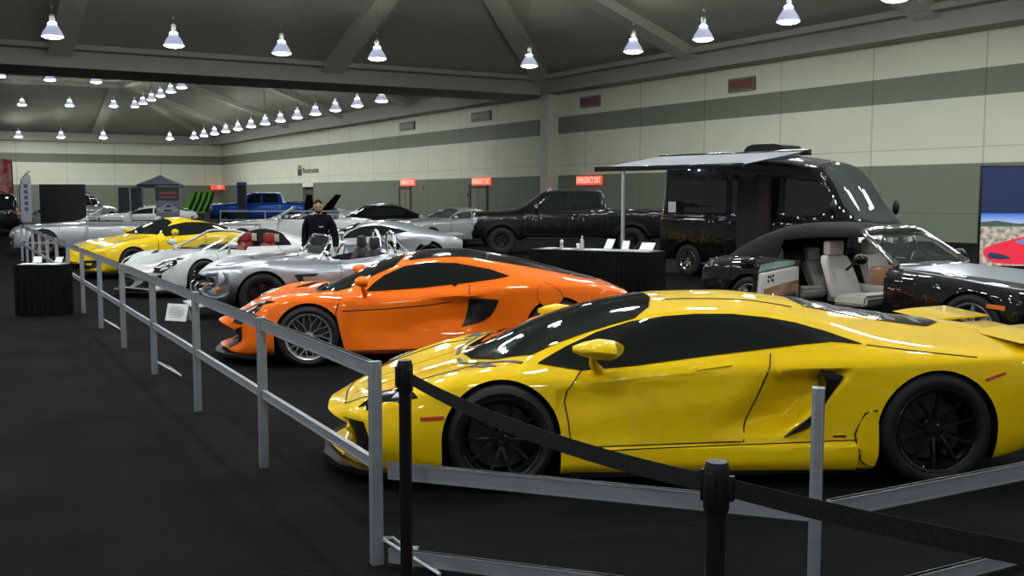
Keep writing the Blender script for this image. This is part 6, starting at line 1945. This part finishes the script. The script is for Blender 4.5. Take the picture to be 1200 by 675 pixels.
def person(loc, rz, label, jacket, trousers, skin, hair, H=1.73, beard=True, hand=True):
    """faces -y; metres at 1.73"""
    t = empty('person', (loc[0], loc[1], 0), R(rz), label, 'person')
    k = H / 1.73
    S_ = lambda L: [(x * k, y * k, z * k) for x, y, z in L]
    # body: pelvis root, legs, torso, arms, neck
    V = [(0, 0, .93), (0, 0, 1.06), (0, .01, 1.22), (0, .02, 1.36), (0, .02, 1.44), (0, .0, 1.50),
         (-.10, 0, .88), (-.11, -.01, .50), (-.11, .02, .10), (-.12, -.10, .05),
         (.10, 0, .88), (.11, -.02, .50), (.12, .02, .10), (.13, -.10, .05),
         (-.17, .02, 1.40), (-.225, .03, 1.30), (-.255, .04, 1.08), (-.25, -.03, .88), (-.245, -.05, .82),
         (.17, .02, 1.40), (.235, .03, 1.29), (.29, .03, 1.08), (.315, -.06, .90), (.32, -.08, .84)]
    E = [(0, 1), (1, 2), (2, 3), (3, 4), (4, 5), (0, 6), (6, 7), (7, 8), (8, 9), (0, 10), (10, 11), (11, 12), (12, 13), (3, 14), (14, 15), (15, 16), (16, 17), (17, 18), (3, 19), (19, 20), (20, 21), (21, 22), (22, 23)]
    Rr = [(.15, .11), (.145, .105), (.155, .115), (.15, .11), (.075, .07), (.055, .058), (.09, .09), (.062, .065), (.045, .05), (.045, .035), (.09, .09), (.062, .065), (.045, .05), (.045, .035),
          .075, .062, .050, .036, .026, .075, .062, .050, .036, .026]
    Rr = [tuple(v * k for v in (r if isinstance(r, tuple) else (r, r))) for r in Rr]
    body = skin_mesh('body', S_(V), E, Rr, skin, t)
    # jacket: torso and sleeves a little larger; trousers
    JV = [V[i] for i in (0, 1, 2, 3, 4)] + [V[i] for i in (14, 15, 16, 17)] + [V[i] for i in (19, 20, 21, 22)]
    JV[0] = (0, 0, .90)
    JE = [(0, 1), (1, 2), (2, 3), (3, 4), (3, 5), (5, 6), (6, 7), (7, 8), (3, 9), (9, 10), (10, 11), (11, 12)]
    JR = [(.185, .14), (.175, .135), (.19, .145), (.18, .135), (.085, .085), .095, .082, .068, .052, .095, .082, .068, .052]
    JR = [tuple(v * k for v in (r if isinstance(r, tuple) else (r, r))) for r in JR]
    skin_mesh('jacket', S_(JV), JE, JR, jacket, t)
    TV = [V[0], V[6], V[7], V[8], V[10], V[11], V[12]]
    TR = [(.165, .125), (.108, .105), (.082, .082), (.068, .068), (.108, .105), (.082, .082), (.068, .068)]
    skin_mesh('trousers', S_(TV), [(0, 1), (1, 2), (2, 3), (0, 4), (4, 5), (5, 6)], [tuple(v * k for v in r) for r in TR], trousers, t)
    for s in (-1, 1):
        bm = bmesh.new(); x = (-.115 if s < 0 else .125) * k
        ss = []
        for y, w, h in ((.09, .035, .07), (.05, .042, .09), (-.04, .048, .08), (-.13, .052, .055), (-.19, .035, .035)):
            ss.append([bm.verts.new((x + w * k * math.cos(a), y * k, max(0, h * k * .5 + h * k * .5 * math.sin(a)))) for a in np.linspace(0, 2 * PI, 10, endpoint=False)])
        for A, B in zip(ss, ss[1:]):
            for q in range(10): bm.faces.new((A[q], A[(q + 1) % 10], B[(q + 1) % 10], B[q]))
        bm.faces.new(ss[0]); bm.faces.new(ss[-1]); fixn(bm); link('shoe', bm, M['trim'], t, 60)
    # head
    hz = 1.615 * k
    hd = empty('head_rig'); bpy.data.objects.remove(hd)
    bm = bmesh.new(); bmesh.ops.create_uvsphere(bm, u_segments=28, v_segments=20, radius=1.0)
    for v in bm.verts:
        x, y, z = v.co
        sx, sy, sz = .076, .098, .118
        if z < 0: sx *= 1 - .30 * z * z; sy *= 1 - .12 * z * z
        nx_, ny_, nz_ = x * sx, y * sy, z * sz
        if y < 0:
            f = max(0, 1 - (x / .22) ** 2)
            if f > 0 and -.35 < z < .12: ny_ -= .020 * f * (1 - abs(z + .16) / .28 if abs(z + .16) < .28 else 0)
            g_ = max(0, 1 - ((abs(x) - .38) / .2) ** 2) if abs(abs(x) - .38) < .2 else 0
            if g_ and -.05 < z < .22: ny_ += .010 * g_
            if abs(x) < .35 and -.62 < z < -.42: ny_ -= .006
            if z < -.72 and abs(x) < .4: ny_ -= .010
        v.co = (nx_ * k, ny_ * k - .01, nz_ * k)
    head = link('head', bm, skin, t, 60, (0, -.005, hz)); head.rotation_euler = (R(14), 0, R(18))
    for s in (-1, 1):
        bm = bmesh.new(); bmesh.ops.create_uvsphere(bm, u_segments=10, v_segments=8, radius=1, matrix=Matrix.Translation((s * .078 * k, .008, -.005)) @ Matrix.Diagonal((.010, .020, .032, 1)))
        link('ear', bm, skin, head, 60)
        bm = bmesh.new(); bmesh.ops.create_uvsphere(bm, u_segments=10, v_segments=8, radius=.0115, matrix=Matrix.Translation((s * .029 * k, -.086 * k, .012 * k)))
        link('eye', bm, mat('eye_dark', (.03, .02, .02), .2), head, 60)
        bm = bmesh.new(); tube(bm, [(s * .045 * k, -.088 * k, .034 * k), (s * .030 * k, -.098 * k, .038 * k), (s * .014 * k, -.098 * k, .034 * k)], .0045, 6); link('eyebrow', bm, hair, head, 60)
    bm = bmesh.new(); tube(bm, [(-.024 * k, -.092 * k, -.058 * k), (0, -.104 * k, -.060 * k), (.024 * k, -.092 * k, -.058 * k)], .0045, 6); link('mouth', bm, mat('lips', (.25, .08, .06), .5), head, 60)
    # hair cap
    bm = bmesh.new(); bmesh.ops.create_uvsphere(bm, u_segments=28, v_segments=18, radius=1.0)
    bmesh.ops.delete(bm, geom=[v for v in bm.verts if (v.co.z < .38 and v.co.y < .05) or v.co.z < -.25], context='VERTS')
    for v in bm.verts: v.co = (v.co.x * .082 * k, v.co.y * .105 * k + .002, v.co.z * .126 * k + .002)
    bmesh.ops.solidify(bm, geom=bm.faces[:], thickness=.012); fixn(bm); link('hair', bm, hair, head, 60)
    if beard:
        bm = bmesh.new(); bmesh.ops.create_uvsphere(bm, u_segments=28, v_segments=18, radius=1.0)
        bmesh.ops.delete(bm, geom=[v for v in bm.verts if v.co.z > -.30 or v.co.y > .25], context='VERTS')
        for v in bm.verts: v.co = (v.co.x * .066 * k, v.co.y * .100 * k - .011, v.co.z * .124 * k)
        bmesh.ops.solidify(bm, geom=bm.faces[:], thickness=.010); fixn(bm); link('beard', bm, hair, head, 60)
    bm = bmesh.new(); lathe(bm, [(.072, 0), (.082, .02), (.080, .055), (.070, .06)], 20); fixn(bm)
    o = link('collar', bm, jacket, t, 60, (0, .01, 1.435 * k)); o.rotation_euler = (R(8), 0, 0)
    if hand:
        for hx, hy, hz_, s in ((-.243, -.055, .80, -1), (.322, -.085, .82, 1)):
            hv = [(0, 0, 0), (0, -.005, -.045), (0, -.01, -.085)]; he = [(0, 1), (1, 2)]; hr = [(.024, .018), (.038, .016), (.036, .013)]
            for f in range(4):
                b = len(hv); y = -.030 + f * .020; ln = (.060, .072, .068, .052)[f]
                hv += [(.0, y, -.088), (.004 * -s, y - .002, -.088 - ln * .5), (.014 * -s, y - .001, -.088 - ln)]
                he += [(2, b), (b, b + 1), (b + 1, b + 2)]; hr += [(.010, .010), (.009, .009), (.0075, .0075)]
            b = len(hv); hv += [(0, -.035, -.030), (.004 * -s, -.058, -.055), (.010 * -s, -.066, -.085)]; he += [(1, b), (b, b + 1), (b + 1, b + 2)]; hr += [(.013, .013), (.011, .011), (.009, .009)]
            o = skin_mesh('hand', hv, he, hr, skin, t, 0, 1); o.location = (hx * k, hy * k, hz_ * k)
    return t
skin_ = mat('skin', (.36, .19, .13), .55); hair_ = mat('dark_hair', (.018, .010, .007), .9, spec=.1)
jk = mat('black_jacket', (.004, .0045, .008), .85, spec=.1)
p = person((-3.32, 17.95), -6, 'bearded person in a black jacket standing behind the polished roadster', jk, mat('dark_trousers', (.02, .02, .025), .8), skin_, hair_, 1.72)
boxo('chest_logo', (.05, .12, -.150, -.135, 1.26, 1.275), M['paper'], p)
q = person((-23.9, 80.5), 30, 'tiny dark-dressed person far back beyond the poster, left of the green striped panel', mat('navy_coat', (.02, .02, .04), .8), mat('navy_trousers', (.02, .02, .03), .8), skin_, hair_, 1.75, False)

for o in HID: drop_tree(o)
